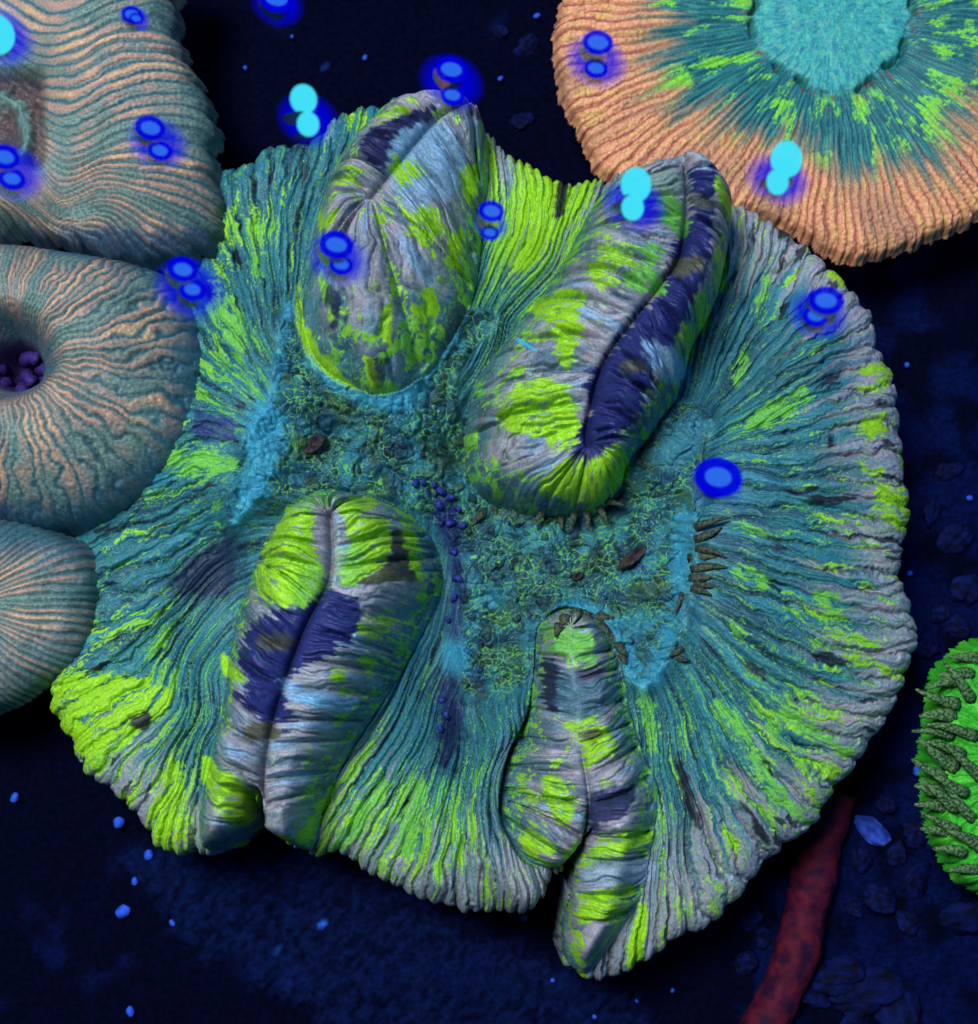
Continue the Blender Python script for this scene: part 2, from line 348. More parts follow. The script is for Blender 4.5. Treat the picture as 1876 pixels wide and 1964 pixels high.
        f = f*(0.55+0.45*np.sqrt(lens))
        h = F['H']*f*(1+swell*np.clip(x*2, 0, 1))
        # transverse ribs
        ph = s_along/F['per']+0.55*perlin(s_along/60, side*5+dg/70, 7)+0.25*wx[s_in]
        rib = (np.abs(np.sin(math.pi*ph))-0.6)
        rib2 = np.abs(np.sin(math.pi*(ph*2.7+0.4*wy[s_in])))-0.6
        env = sst(0.02, 0.25, x)*sst(0, 14, d0)
        pl = s_along/54+.5*perlin(s_along/80, side*6, 9); h = h+env*20*(np.abs(np.sin(math.pi*pl))**.55-.75)*sst(.1, .5, x)
        h = h+env*(9.0*rib*(.6+.5*perlin(s_along/70, side*4, 8))+3.4*rib2)
        h = h-env*15*np.exp(-(np.sin(math.pi*pl)/.28)**2)-env*6*np.exp(-(np.sin(math.pi*ph)/.28)**2)
        h = h-F['H']*.11*(sst(200, 260, s_along) if F.get('gfade') else 1)*np.exp(-(dg/5.0)**1.2)*(~isend | (dg < 9))
        z[s_in] += h
        fold[s_in] = fi+1; fH[s_in] = h; fs[s_in] = s_along; fx_[s_in] = x; fdg[s_in] = dg; fside[s_in] = side
    isf = fold > 0; isd = (~isf) & (ddisc > -4); iss = ~isf & ~isd
    skm = sst(2, -14, ddisc)*(~isf)
    # ---- ribs of the skirt
    qq = q+0.10*wx+0.03*wf
    amp = sst(0.0, 0.35, p)*skm
    def ridges(t): return np.abs(np.sin(math.pi*t))-0.6
    big = perlin(q*0.9, p*1.2, 22)
    z += skm*(15*big-9*np.exp(-((np.abs(np.sin(math.pi*(q*.85+.8*perlin(q*.7, p*1.6, 27)))))/.16)**2)*sst(.1, .4, p))
    z += (0.35+0.65*amp)*skm*(6.0*ridges(qq*2.6+0.5*perlin(q*2, p*3, 23))+3.6*ridges(qq*6.1+0.6*perlin(q*3, p*6, 24))+1.8*ridges(qq*13.3+.8*perlin(q*5, p*8, 25)))
    z -= skm*amp*6*np.exp(-(np.sin(math.pi*(qq*2.6+0.5*perlin(q*2, p*3, 23)))/.22)**2)
    z += skm*0.8*perlin(q*12, p*20, 26)
    # ---- disc: warty cells
    BP = uvxy([(985,1370),(945,1450),(928,1540),(950,1640),(1005,1715)], 30); bd = C.sample(seg_dist(C.X, C.Y, BP, False)[0], X, Y)
    z += 80*np.exp(-(bd/42)**2)*(~isf)
    BP2 = uvxy([(860,1440),(830,1560),(840,1690)], 10); bd2 = C.sample(seg_dist(C.X, C.Y, BP2, False)[0], X, Y)
    z += 42*np.exp(-(bd2/32)**2)*(~isf)
    c1, c2, cid = worley(X/14+1.1*wx+.35*wf, Y/14+1.1*wy, 51)
    b1, b2, bid = worley(X/27+.9*wx, Y/27+.9*wy, 57)
    dm = sst(-6, 8, ddisc)*(~isf)
    z += dm*(7.5*np.clip(1-c1*c1*2.2, -.4, 1)*(0.4+cid)+10*np.clip(1-b1*b1*2.4, 0, 1)*sst(.45, .65, bid)+22*fbm(X/80, Y/80, 61, 2))
    # wall line swelling between disc and skirt
    z += 18*np.exp(-(ddisc/20.0)**2)*(~isf)
    # ---- rounded, scalloped rim
    dr = drim+3.0*wx+(6.0*ridges(qq*2.6)+9*perlin(q*1.6, q*0+.5, 28))*(~isf)
    R = np.where(isf, 40, 62)
    t = np.clip(1-dr/R, 0, 1)
    z -= np.where(dr > 0, (1-np.sqrt(np.clip(1-t*t, 0, 1)))*R*0.9, R*0.9+np.minimum(-dr, 9)*20)
    keepl = dr > -9
    u, v = proj(X, Y, z)
    # ---- colours
    PT = Patches(u, v); PT.w = (1.0*fbm(u/20, v/20, 71, 3)+np.where(isf, 1.7*perlin(fs/6.5, fside*4+fdg/90, 72), 0.9*perlin(q*16, p*9, 72))).astype(np.float32)
    c = np.tile(T2, (len(X), 1))
    # skirt: teal near the wall, mauve grey toward the rim, streaked along the ribs
    st1 = perlin(qq*5.0, p*2.2, 81); st2 = perlin(qq*12, p*3.0, 82); st3 = perlin(qq*26, p*5.0, 83)
    c = mixc(c, T3, sst(-.1, .5, st1+.3*st2)*0.8)
    c = mixc(c, SL, sst(0.0, .6, st2)*0.5)
    c = mixc(c, T1, sst(.2, .7, perlin(qq*3, p*1.6, 84)+.3*st3)*0.35); c = mixc(c, NV2, sst(.15, .6, perlin(qq*2.2, p*2.4, 85)+.2*st2)*.55)
    mv = sst(0.50, 0.92, p+0.25*st1+0.12*st2)*np.where(sec == 2, 1.0, np.where(sec == 0, sst(9.5, 12, q), .8))
    c = mixc(c, MV, mv*0.85); c = mixc(c, MV2, mv*sst(.1, .5, st2)*.7); c = mixc(c, PB, mv*sst(.2, .6, st3)*.5)
    # wandering dark lines in the rib creases, part pigment, part painted shade
    ln = np.abs(np.sin(math.pi*(qq*2.6+0.5*perlin(q*2, p*3, 23))))
    c = mixc(c, NV2, sst(.26, .06, ln)*0.65*sst(-.4, .2, st1))
    # green density from place to place
    dens = np.full(len(X), 0.0)
    for (gu, gv, gr, gd) in [(450,420,110,.32),(440,700,140,.30),(380,900,90,.22),(300,1120,120,.10),(220,1330,170,.42),(320,1560,110,.36),(240,1250,90,.2),(1010,430,140,.62),(880,330,60,.2),(650,220,60,.35),(1480,800,80,.15),(1500,1180,130,.12),(1650,1250,110,.28),(1500,1400,150,.34),(1560,1520,110,.32),(1350,1650,150,.20),(1620,1020,90,.2),(700,1560,120,.42),(820,1600,120,.38),(950,1500,90,.25),(1280,1450,90,.2),(1450,500,80,.05),(900,600,80,.25)]:
        dens = np.maximum(dens, gd*np.exp(-((u-gu)**2+(v-gv)**2)/(1.2*gr*gr)))
    gn = 0.42*perlin(qq*3.1, p*2.6, 91)+0.40*perlin(qq*8+.5*wx, p*6, 92)+0.34*perlin(qq*19+.8*wf, p*12+wf, 93)
    gm = sst(0.37, 0.47, gn+dens+0.02)*skm
    gcol = mixc(np.tile(G2, (len(X), 1)), G1, sst(.3, .95, p+.35*st2)); gcol = mixc(gcol, G3, sst(.25, -.1, p)*.7)
    c = c+(gcol-c)*gm[:, None]
    # fine green worm lines bordering the streaks
    wl = np.abs(perlin(qq*9+1.2*wx+.4*wf, p*8+.5*wf, 95)); c = mixc(c, G2*0.85, sst(.075, .02, wl)*skm*sst(-.25, .25, dens*1.4+.35*st1)*0.9)
    wl2 = np.abs(perlin(qq*15+.8*wf, p*16+.8*wf, 96)); c = mixc(c, G3*1.1, sst(.08, .02, wl2)*skm*(0.25+dens*2)*0.6)
    # dark bare patches
    dk = sst(.52, .58, perlin(qq*4.3, p*4.0, 97)+.35*perlin(qq*14, p*9, 98)-.05); c = mixc(c, DK, dk*skm*.85)
    # disc: dark cells rimmed with green and teal
    edge = c2-c1
    dcol = np.tile(T3*.95, (len(X), 1)); dcol = mixc(dcol, T2*1.1, sst(-.2, .5, fbm(X/60, Y/60, 101, 2)))
    dcol = mixc(dcol, lin(40, 70, 52), sst(.1, .5, fbm(X/80, Y/80, 102, 2))*.7)
    gl = sst(.18, .04, edge)*sst(-.3, .3, fbm(X/50, Y/50, 103, 2)+.02); dcol = mixc(dcol, G2*.95, gl*.85)
    gl2 = sst(.07, .015, np.abs(perlin(X/13+1.2*wx, Y/13+1.2*wy, 104)))*sst(-.3, .2, fbm(X/55, Y/55, 105, 2)); dcol = mixc(dcol, G2*1.1, gl2*.9)
    gl3 = sst(.09, .02, np.abs(perlin(X/8+1.2*wx, Y/8+1.2*wy, 106)))*sst(.0, .4, fbm(X/45, Y/45, 107, 2)); dcol = mixc(dcol, T1, gl3*.7)
    dcol = mixc(dcol, lin(62, 88, 56), sst(.62, .4, b1)*sst(.45, .65, bid)*.6*sst(-.2, .3, fbm(X/110, Y/110, 108, 2)))
    dcol = mixc(dcol, DK, (cid > .8)*sst(.08, .2, edge)*.6)
    ds = sst(-10, 6, ddisc+10*PT.w)*(~isf); c = c+(dcol-c)*ds[:, None].astype(np.float32)
    # folds: mauve grey flesh banded across, teal and slate down the flanks
    bn = perlin(fs/26, fside*7+fdg/160, 111); bn2 = perlin(fs/9+.6*wf, fside*9+fdg/90, 112); bn3 = perlin(fs/4.2, fside*9+fdg/60, 113)
    fc = np.tile(MV, (len(X), 1)); fc = mixc(fc, MV2, sst(0, .5, bn2)*.6); fc = mixc(fc, SL, sst(.05, .5, bn)*.75); fc = mixc(fc, PB, sst(.15, .55, -bn+.3*bn2)*.7)
    fc = mixc(fc, T2, sst(.1, .4, bn3)*.35)
    flank = sst(.62, .92, fx_+.14*wx+.08*bn2); fl = mixc(np.tile(T2, (len(X), 1)), T3, sst(-.2, .4, perlin(fs/22, fx_*9, 114))); fl = mixc(fl, SL, sst(.2, .5, bn2)*.5)
    fc = fc+(fl-fc)*(flank*.85)[:, None].astype(np.float32)
    fg = .7*perlin(fs/26+.6*wx, fx_*6+.5*wy, 115)+.5*perlin(fs/9+.5*wf, fx_*16+.6*wf, 116)+.4*perlin(fs/4.5+.5*wf, fx_*30+wf, 120)
    fgm = sst(.36, .48, fg+.26*flank+.02); gf = mixc(np.tile(G1, (len(X), 1)), G2, flank*.8+.2*sst(0, .4, bn2)); fc = fc+(gf-fc)*fgm[:, None].astype(np.float32)
    wl3 = np.abs(perlin(fs/13+.8*wf, fx_*14+.8*wx, 117)); fc = mixc(fc, G2, sst(.08, .02, wl3)*sst(.5, .8, fx_)*.8)
    isA = fold == 1; lowA = isA & (v > 560)
    fc = np.where((fold > 0)[:, None], fc, c)
    c = np.where(isf[:, None], fc, c)
    # ---- individual patches seen on this coral
    hole1 = sst(-.42, -.12, .6*perlin(qq*8+.5*wx, p*6, 192)+.6*perlin(qq*21+.8*wf, p*9, 193))
    hole2 = .3+.7*sst(-.62, -.35, perlin(fs/6.5+.4*wf, fdg/34+wf*.3, 194)+.4*perlin(fs/16, fdg/16, 195))
    def pc(pts, col, k=1.0, wa=7, soft=2.5, only=None, line=None):
        nonlocal c
        m = PT.mask(pts, wa, soft*1.5)*k
        if only is not None and wa == 13: m = m*hole1
        if only is None and wa < 14 and col[1] > col[2]*2: m = m*hole2
        if only is not None: m = m*only
        c = mixc(c, col, m)
    fcr = np.abs(np.sin(math.pi*(fs/28+.55*perlin(fs/60, fside*5+fdg/70, 7)+.25*wx)))
    # clear the random green from the folds B and C crests first
    for F_ in (2, 3):
        m = ((fold == F_) & (fx_ < .6)).astype(np.float32)*fgm
        alt = mixc(np.tile(MV, (len(X), 1)), PB, sst(.0, .5, bn2)*.6)
        c = c+(alt-c)*(m*.9)[:, None]
    # fold C
    pc([(560,1160),(630,1128),(692,1160),(680,1215),(640,1250),(565,1290),(548,1340),(560,1372),(540,1392),(490,1382),(448,1338),(468,1318),(455,1272),(485,1195)], NV, 1, 12)
    pc([(500,1215),(565,1222),(555,1245),(500,1242)], OL*.6, .8, 4, 5); pc([(480,1385),(532,1392),(525,1420),(470,1412)], OL*.7, .9, 5, 4)
    pc([(595,985),(632,962),(634,1080),(620,1102),(598,1040)], MV*.95, 1, 3)
    pc([(560,970),(600,985),(598,1040),(625,1110),(600,1150),(565,1165),(500,1150),(495,1090),(510,1040),(540,1000)], G1, 1, 6); pc([(590,1080),(628,1112),(600,1150),(560,1160)], G2, .6, 6, 8)
    pc([(665,1005),(700,990),(742,1002),(752,1050),(742,1082),(700,1112),(652,1117),(670,1060)], G1*.92, 1, 5); pc([(650,1060),(690,1040),(700,1110),(652,1117)], G2, .6, 6, 8)
    pc([(650,968),(690,950),(724,962),(700,985),(660,996)], G1, 1, 5); pc([(560,965),(620,945),(650,950),(600,975)], G2, .8, 8)
    pc([(758,1012),(790,1050),(800,1110),(740,1117),(690,1116),(742,1082),(752,1045)], lin(60,62,56), 1, 5); pc([(720,1095),(795,1100),(796,1116),(715,1116)], OL*.8, .8, 4)
    pc([(770,1000),(800,1030),(795,1060),(815,1110),(800,1112),(782,1060)], G1*.9, 1, 5, 2)
    pc([(395,1450),(420,1468),(470,1500),(496,1530),(482,1580),(440,1582),(410,1540),(384,1480)], G1, 1, 6); pc([(425,1250),(460,1290),(478,1302),(455,1312),(428,1290)], G1*.95, 1, 5)
    pc([(545,1300),(600,1328),(684,1338),(664,1362),(580,1352),(545,1325)], PB*1.05, .9, 5, 4); pc([(590,1335),(640,1345),(620,1362),(585,1355)], T1, .4, 5)
    pc([(645,1500),(625,1575),(560,1622),(520,1615),(590,1580),(620,1530)], G1*.9, 1, 7); pc([(520,1612),(572,1640),(545,1650),(520,1640)], NV, 1, 5)
    pc([(700,1190),(760,1180),(750,1210),(700,1215)], G1*.9, .9, 14); pc([(640,1285),(665,1290),(655,1310),(635,1305)], G1, 1, 5); pc([(690,1260),(720,1255),(720,1285),(695,1285)], G1, 1, 6)
    # fold B
    pc([(1205,620),(1262,560),(1290,480),(1325,400),(1322,330),(1345,318),(1382,335),(1372,420),(1368,480),(1340,560),(1305,640),(1265,700),(1240,760),(1210,830),(1165,862),(1112,872),(1095,832),(1130,790),(1122,740),(1150,700)], NV*.95, 1, 12, 4)
    pc([(1290,500),(1345,495),(1340,520),(1290,525)], OL*.7, .9, 5, 4); pc([(1200,690),(1240,700),(1235,715),(1195,710)], OL*.65, .8, 4, 5); pc([(1325,370),(1370,380),(1365,400),(1325,392)], OL*.6, .8, 4, 5)
    pc([(1240,655),(1310,685),(1320,720),(1290,735),(1250,700)], PB, .75, 8, 6)
    pc([(1130,900),(1180,870),(1140,830),(1105,850),(1105,890)], NV, .8, 8, 10)
    pc([(960,780),(1000,735),(1060,728),(1098,760),(1112,800),(1100,850),(1062,862),(1040,835),(985,832),(958,822)], G1, 1, 8)
    pc([(1030,922),(1090,885),(1125,885),(1150,875),(1190,848),(1206,890),(1195,930),(1140,962),(1080,957),(1040,942)], G1, 1, 7)
    pc([(1010,592),(1080,560),(1122,570),(1110,602),(1118,640),(1092,702),(1070,690),(1062,650),(1020,652),(1050,612)], G1*.95, 1, 8)
    pc([(1275,365),(1300,380),(1322,430),(1312,455),(1275,430),(1262,400)], G2, 1, 7); pc([(1220,500),(1260,518),(1272,560),(1242,562),(1200,535)], G2, 1, 9); pc([(1165,470),(1218,480),(1212,512),(1150,502)], G1*.9, 1, 10)
    pc([(1120,520),(1150,510),(1190,545),(1160,555)], G1*.9, 1, 10); pc([(1210,480),(1255,470),(1270,500),(1230,500)], G2, 1, 12)
    pc([(1378,338),(1402,390),(1396,425),(1372,365)], G1*.95, 1, 4); pc([(1378,470),(1396,512),(1386,562),(1370,520)], G1*.95, 1, 6); pc([(1345,560),(1362,612),(1346,645),(1334,592)], G1*.95, 1, 6)
    pc([(1310,620),(1335,650),(1325,690),(1305,660)], G1*.9, .9, 10); pc([(1220,330),(1290,325),(1310,345),(1290,372),(1210,350)], lin(120,142,128), .8, 8)
    # fold A
    pc([(690,285),(710,248),(762,222),(802,200),(835,214),(805,262),(765,312),(732,335)], NV2*1.5, 1, 7); pc([(770,180),(830,172),(820,200),(770,215)], MV, .9, 6)
    pc([(770,250),(832,236),(882,252),(895,330),(855,385),(800,375),(742,335)], PB*.85, .85, 8, 5); pc([(735,215),(795,192),(770,215),(715,235)], G1, 1, 9)
    pc([(888,330),(916,318),(908,380),(890,400)], G1, 1, 7); pc([(565,600),(574,540),(590,630),(650,715),(692,752),(645,735),(590,685)], G1*.9, 1, 5)
    pc([(870,180),(915,205),(912,225),(870,215)], NV, .8, 8)
    for t in [[(650,330),(680,325),(680,350),(645,350)],[(620,410),(650,400),(640,430),(610,440)],[(760,300),(800,330),(780,345),(750,330)],[(790,410),(830,400),(850,440),(820,470),(790,450)],[(720,600),(750,590),(745,650),(720,640)],[(800,580),(830,560),(835,620),(805,640)],[(730,390),(742,420),(730,430)],[(690,680),(720,690),(720,740),(700,730)],[(860,470),(885,440),(880,520),(860,540)]]: pc(t, G1*.88, 1, 11)
    pc([(630,560),(660,560),(660,620),(640,640)], NV2, .9, 8); pc([(700,690),(740,690),(740,730),(715,735)], DK, .7, 8); pc([(640,460),(730,440),(740,560),(660,580)], lin(112,114,118), .7, 10, 8)
    # fold D
    pc([(1042,1270),(1075,1280),(1075,1360),(1045,1350)], NV2, .95, 8); pc([(1072,1290),(1155,1285),(1155,1375),(1080,1372)], SL*.95, .9, 6, 4); pc([(1110,1270),(1150,1270),(1150,1310),(1110,1300)], lin(84,80,92), .8, 6)
    pc([(1060,1200),(1120,1210),(1150,1260),(1110,1270),(1060,1240)], G2, .9, 14); pc([(1085,1392),(1150,1385),(1180,1430),(1150,1445),(1130,1475),(1110,1425)], G1*.9, 1, 10); pc([(1110,1400),(1145,1400),(1140,1420),(1110,1415)], OL*.6, .9, 8)
    pc([(1040,1490),(1075,1495),(1105,1555),(1080,1585),(1050,1545)], G1, 1, 5); pc([(1130,1525),(1215,1510),(1200,1562),(1132,1592)], NV2*1.6, .95, 8, 4); pc([(1140,1622),(1244,1578),(1244,1622),(1150,1650)], G1, 1, 8)
    pc([(1118,1662),(1244,1650),(1244,1692),(1130,1702)], lin(130,150,165), .95, 5); pc([(1120,1712),(1214,1702),(1172,1762),(1108,1772)], G1*.97, 1, 8); pc([(1200,1832),(1230,1730),(1244,1760),(1222,1872)], G1, 1, 5); pc([(1095,1870),(1120,1862),(1130,1890),(1105,1890)], G1, 1, 4)
    pc([(1000,1620),(1020,1580),(1040,1610),(1060,1640),(1020,1640)], G1*.95, 1, 12); pc([(1075,1660),(1105,1610),(1108,1640),(1090,1665)], G1, 1, 4); pc([(1000,1480),(1020,1520),(1050,1590),(1030,1560),(1000,1520)], G1*.9, .9, 8); pc([(960,1420),(985,1430),(970,1560),(950,1600),(940,1500)], SL, .8, 8)
    # skirt patches
    sk = (~isf).astype(np.float32)
    for t in [[(1598,505),(1636,518),(1626,548),(1594,532)],[(1650,712),(1702,690),(1706,722),(1690,752),(1650,746),(1685,728)],[(1650,802),(1710,792),(1702,832),(1662,842)],[(1722,770),(1740,775),(1735,800)],[(1725,870),(1742,868),(1740,905)],[(1680,930),(1738,948),(1748,1000),(1736,1032),(1690,985)],[(1645,890),(1690,900),(1680,915)],[(90,1312),(170,1290),(260,1300),(330,1330),(280,1400),(180,1452),(112,1420)],[(280,1600),(330,1440),(352,1540),(300,1622)],[(300,1575),(345,1560),(346,1640),(310,1630)],[(985,420),(1050,330),(1150,345),(1085,440),(1030,500),(985,520)],[(1000,300),(1040,320),(1020,380),(985,400)]]:
        pc(t, G1*.95, 1, 13, 2.5, sk)
    for t in [[(1450,790),(1530,742),(1555,762),(1500,800),(1440,822)],[(1410,690),(1435,680),(1425,730),(1408,735)],[(1445,590),(1470,530),(1475,560),(1452,620)],[(1430,1420),(1490,1500),(1560,1570),(1540,1580),(1470,1520)],[(1380,1340),(1450,1410),(1440,1425),(1375,1365)],[(1480,1340),(1560,1390),(1640,1440),(1620,1450),(1540,1410)],[(1580,1130),(1620,1160),(1600,1180),(1560,1150)],[(1420,1080),(1470,1110),(1460,1135),(1410,1105)],[(1225,1330),(1250,1330),(1262,1430),(1245,1440)],[(420,560),(470,650),(460,680),(400,600)],[(300,860),(430,870),(460,900),(360,910)],[(620,1640),(700,1530),(740,1500),(690,1600)],[(760,1600),(800,1500),(820,1520),(790,1650)],[(1080,1720),(1095,1800),(1085,1830)]]:
        pc(t, G2*1.05, 1, 13, 2.5, sk)
    for t in [[(1510,940),(1560,948),(1640,955),(1600,966),(1540,955)],[(1060,410),(1075,345),(1092,350),(1085,400),(1065,420)],[(250,1375),(290,1370),(285,1400),(260,1398)],[(1590,826),(1600,850),(1590,860)],[(1300,1440),(1330,1520),(1345,1590),(1320,1560),(1300,1480)],[(1420,1540),(1445,1560),(1480,1620),(1460,1610)],[(1490,400),(1520,440),(1495,460)]]: pc(t, DK, .95, 6, 2.5, sk)
    pc([(455,1020),(445,1145),(330,1135),(350,1085)], lin(24,24,62), .85, 12, 14, sk); pc([(380,790),(450,810),(445,850),(370,830)], lin(38,52,104), .85, 8, 5, sk)  # first patch paints the navy shadow left of the long double fold
    pc([(840,940),(885,1000),(890,1140),(880,1250),(860,1220),(862,1080),(830,1000)], lin(24,32,84), .85, 12, 10, sk)  # navy shade painted into the trench right of that fold
    pc([(850,1290),(880,1300),(890,1400),(850,1480),(835,1400)], lin(20,20,64), .9, 14, 12, sk)  # navy shade painted into the deep pit between two folds
    c = mixc(c, T3, (isf & (fx_ < .75))*sst(.12, .02, np.abs(perlin(fs/8.5+.5*wf, fside*6+fdg/120, 118)))*.45)
    c = c*(1+.16*perlin(fs/5.0, fdg/14, 119)*isf)[:, None]
    # bright teal wall lines
    for t in [[(500,770),(545,790),(540,870),(500,965),(450,1012),(440,965),(470,880),(470,820)],[(560,588),(545,690),(535,760),(520,760),(530,690),(545,600)],[(590,685),(650,732),(722,752),(782,732),(850,665),(872,655),(800,772),(740,792),(680,772),(620,735)],[(1292,985),(1335,990),(1322,1100),(1302,1200),(1262,1312),(1228,1312),(1282,1180),(1286,1080)],[(1048,1192),(1090,1150),(1172,1182),(1232,1302),(1200,1292),(1150,1215),(1080,1182)],[(860,1230),(900,1240),(890,1290),(855,1280)]]:
        pc(t, T1*.95, .72, 14, 9, sk)
    pc([(1250,872),(1325,792),(1360,812),(1340,862),(1290,902)], lin(52,112,130), .85, 8, 6, sk)
    cl = sst(.16, .03, edge)*sk*(ddisc > -25); c = mixc(c, T3, cl*.5*(1-gl))
    # fine pigment grain
    c = c*(1+0.20*fbm(X/5.5, Y/5.5, 121, 2))[:, None]
    c = np.clip(c, 0, .95)
    # ---- mesh, split into parts
    keep = np.zeros(nx*ny, bool); keep[idx[keepl]] = True
    full = np.full(nx*ny, -1); full[idx] = np.arange(len(idx))
    qd = full[grid_quads(nx, ny, keep)]
    co = np.stack([X, Y, z-FLOOR_Z], 1)*S     # local to the empty on the floor
    nrm = vert_normals(co, qd)
    lab = np.where(isf, fold, np.where(ds > .5, 100, 0))[qd[:, 0]]
    names = {0: ('skirt', 'ribbed outer skirt streaked teal, mauve and lime green'), 1: ('fold', 'rounded fold with lengthwise streaks and a pale blue upper ridge'), 2: ('fold', 'tall fold with a navy groove and a lime nose'), 3: ('fold', 'long double ridged fold with two lime heads and a navy middle'), 4: ('fold', 'short fold forked by a dark notch at the rim'), 100: ('oral_disc', 'warty dark teal centre laced with green lines')}
    for k in sorted(set(lab.tolist())):
        nm, lb = names.get(k, ('fold', None)); fq = qd[lab == k]
        a, b, cc, nn = compact(co, fq, c, nrm)
        o = link(nm, mesh_np(nm, a, b, MAT_FLESH, cc, nn), coral, Vector((0, 0, 0)))
        if lb: o['label'] = lb
    MAIN.update(coral=coral, C=C, X=X, Y=Y, z=z, x0=x0, y0=y0, nx=nx, full=full, pitch=pitch, u=u, v=v)
build_main()
def main_point(u, v):
    """point of the big coral's surface seen at photo position (u, v)"""
    d = (MAIN['u']-u)**2+(MAIN['v']-v)**2; cand = np.nonzero(d < 9)[0]
    k = cand[np.argmax(MAIN['z'][cand])] if len(cand) else np.argmin(d)
    return np.array([MAIN['X'][k], MAIN['Y'][k], MAIN['z'][k]])

# ------------------------------------------------------------------ tentacles
def tube_mesh(name, pts, radii, mat, seg=10, bumpy=0.0, seed=0, colf=None):
    pts = np.array(pts, float); rnd = np.random.RandomState(seed); co = []; n = len(pts)
    for i in range(n):
        t = pts[min(i+1, n-1)]-pts[max(i-1, 0)]; t /= np.linalg.norm(t)
        a = np.cross(t, [0.3, 0.2, 1.0]); a /= np.linalg.norm(a); b = np.cross(t, a)
        for k in range(seg):
            an = 2*math.pi*k/seg; r = radii[i]*(1+bumpy*(rnd.rand()-.5)); co.append(pts[i]+r*(math.cos(an)*a+math.sin(an)*b))
    co.append(pts[0]); co.append(pts[-1]+(pts[-1]-pts[-2])*0.25)
    f = []
    for i in range(n-1):
        for k in range(seg): f.append((i*seg+k, i*seg+(k+1) % seg, (i+1)*seg+(k+1) % seg, (i+1)*seg+k))
    for k in range(seg):
        f.append((n*seg, (k+1) % seg, k)); f.append((n*seg+1, (n-1)*seg+k, (n-1)*seg+(k+1) % seg))
    me = bpy.data.meshes.new(name); me.from_pydata([tuple(c*S) for c in co], [], f); me.materials.append(mat)
    me.polygons.foreach_set('use_smooth', [True]*len(me.polygons)); return me
M_TENT = plain_mat('tentacle_brown', tuple(lin(32, 42, 46)), tuple(lin(80, 88, 62)), 1500, .5, .5)
M_TENTB = plain_mat('tentacle_blue', tuple(lin(28, 34, 96)), tuple(lin(52, 66, 150)), 1500, .5, .3)
M_TENTP = plain_mat('tentacle_purple', tuple(lin(34, 22, 70)), tuple(lin(60, 40, 110)), 1500, .5, .3)
random.seed(4)
def tentacle(parent, base, direc, length, r, mat, lift=.5, seed=0, name='tentacle', tip=None, bumpy=.12):
    d = np.array(direc, float); d /= np.linalg.norm(d); pts = []; rad = []
    rr = np.random.RandomState(seed+5); sway = np.array([-d[1], d[0], 0])*rr.uniform(-.26, .26); length = length*rr.uniform(.75, 1.15)
    for i in range(8):
        t = i/7; p = np.array(base)+d*length*t+np.array([0, 0, 1])*length*lift*math.sin(t*2.2)*.6+sway*length*t*t
        pts.append(p-np.array(base)); rad.append(r*(1-.78*t**1.3) if tip is None else r*(1-.4*t)+(tip if i >= 6 else 0))
    me = tube_mesh(name, pts, rad, mat, 9, bumpy, seed)
    return link(name, me, parent, Vector(tuple(np.array(base)*S))-Vector(parent.location))
def uvdir(du, dv): return (du, -dv, 0)
cor = MAIN['coral']
for k, (u, v, du, dv, L, r) in enumerate([(1336,1012,60,-25,70,9),(1332,1034,60,-12,72,10),(1334,1052,60,8,66,9),(1322,1072,60,5,72,11),(1326,1092,60,-18,80,11),(1322,1108,60,6,66,11),(1326,1128,60,12,60,9),(1308,1140,-16,50,52,7),(1336,1118,50,20,50,8),
    (1100,985,-14,50,46,9),(1075,990,-6,50,44,9),(1125,985,10,50,46,9),(1148,975,28,48,50,9),(1165,962,45,20,46,8),(1040,985,-20,40,40,8),(925,985,-30,30,40,9),(945,975,20,40,36,8),
    (1085,1182,-8,40,34,14),(1105,1172,5,30,30,15),(1125,1180,15,38,34,14),(1150,1180,40,12,36,13),(1155,1200,30,30,34,12),(1170,1215,25,30,32,11),(1185,1235,18,34,34,11),(1192,1255,10,34,30,10),(1070,1200,-14,30,30,11),
    (1310,1245,-30,20,30,8),(1298,1262,30,14,30,8)]):
    b = main_point(u, v)-np.array([0, 0, 3]); tentacle(cor, b, uvdir(du, dv), L*.8, r*.9, M_TENT, .5, k)
for k, (u, v) in enumerate([(838,935),(850,948),(862,960),(846,970),(874,975),(870,1000),(884,1010),(815,930),(866,1060),(872,1110),(868,1150),(862,1190),(852,1340),(858,1375),(848,1400),(800,925),(1045,970)]):
    b = main_point(u, v)-np.array([0, 0, 2]); tentacle(cor, b, uvdir(random.uniform(-1, 1), random.uniform(-1, 1)), random.uniform(6, 10), random.uniform(5, 8), M_TENTB, 3.0, 100+k, tip=2, bumpy=.05)
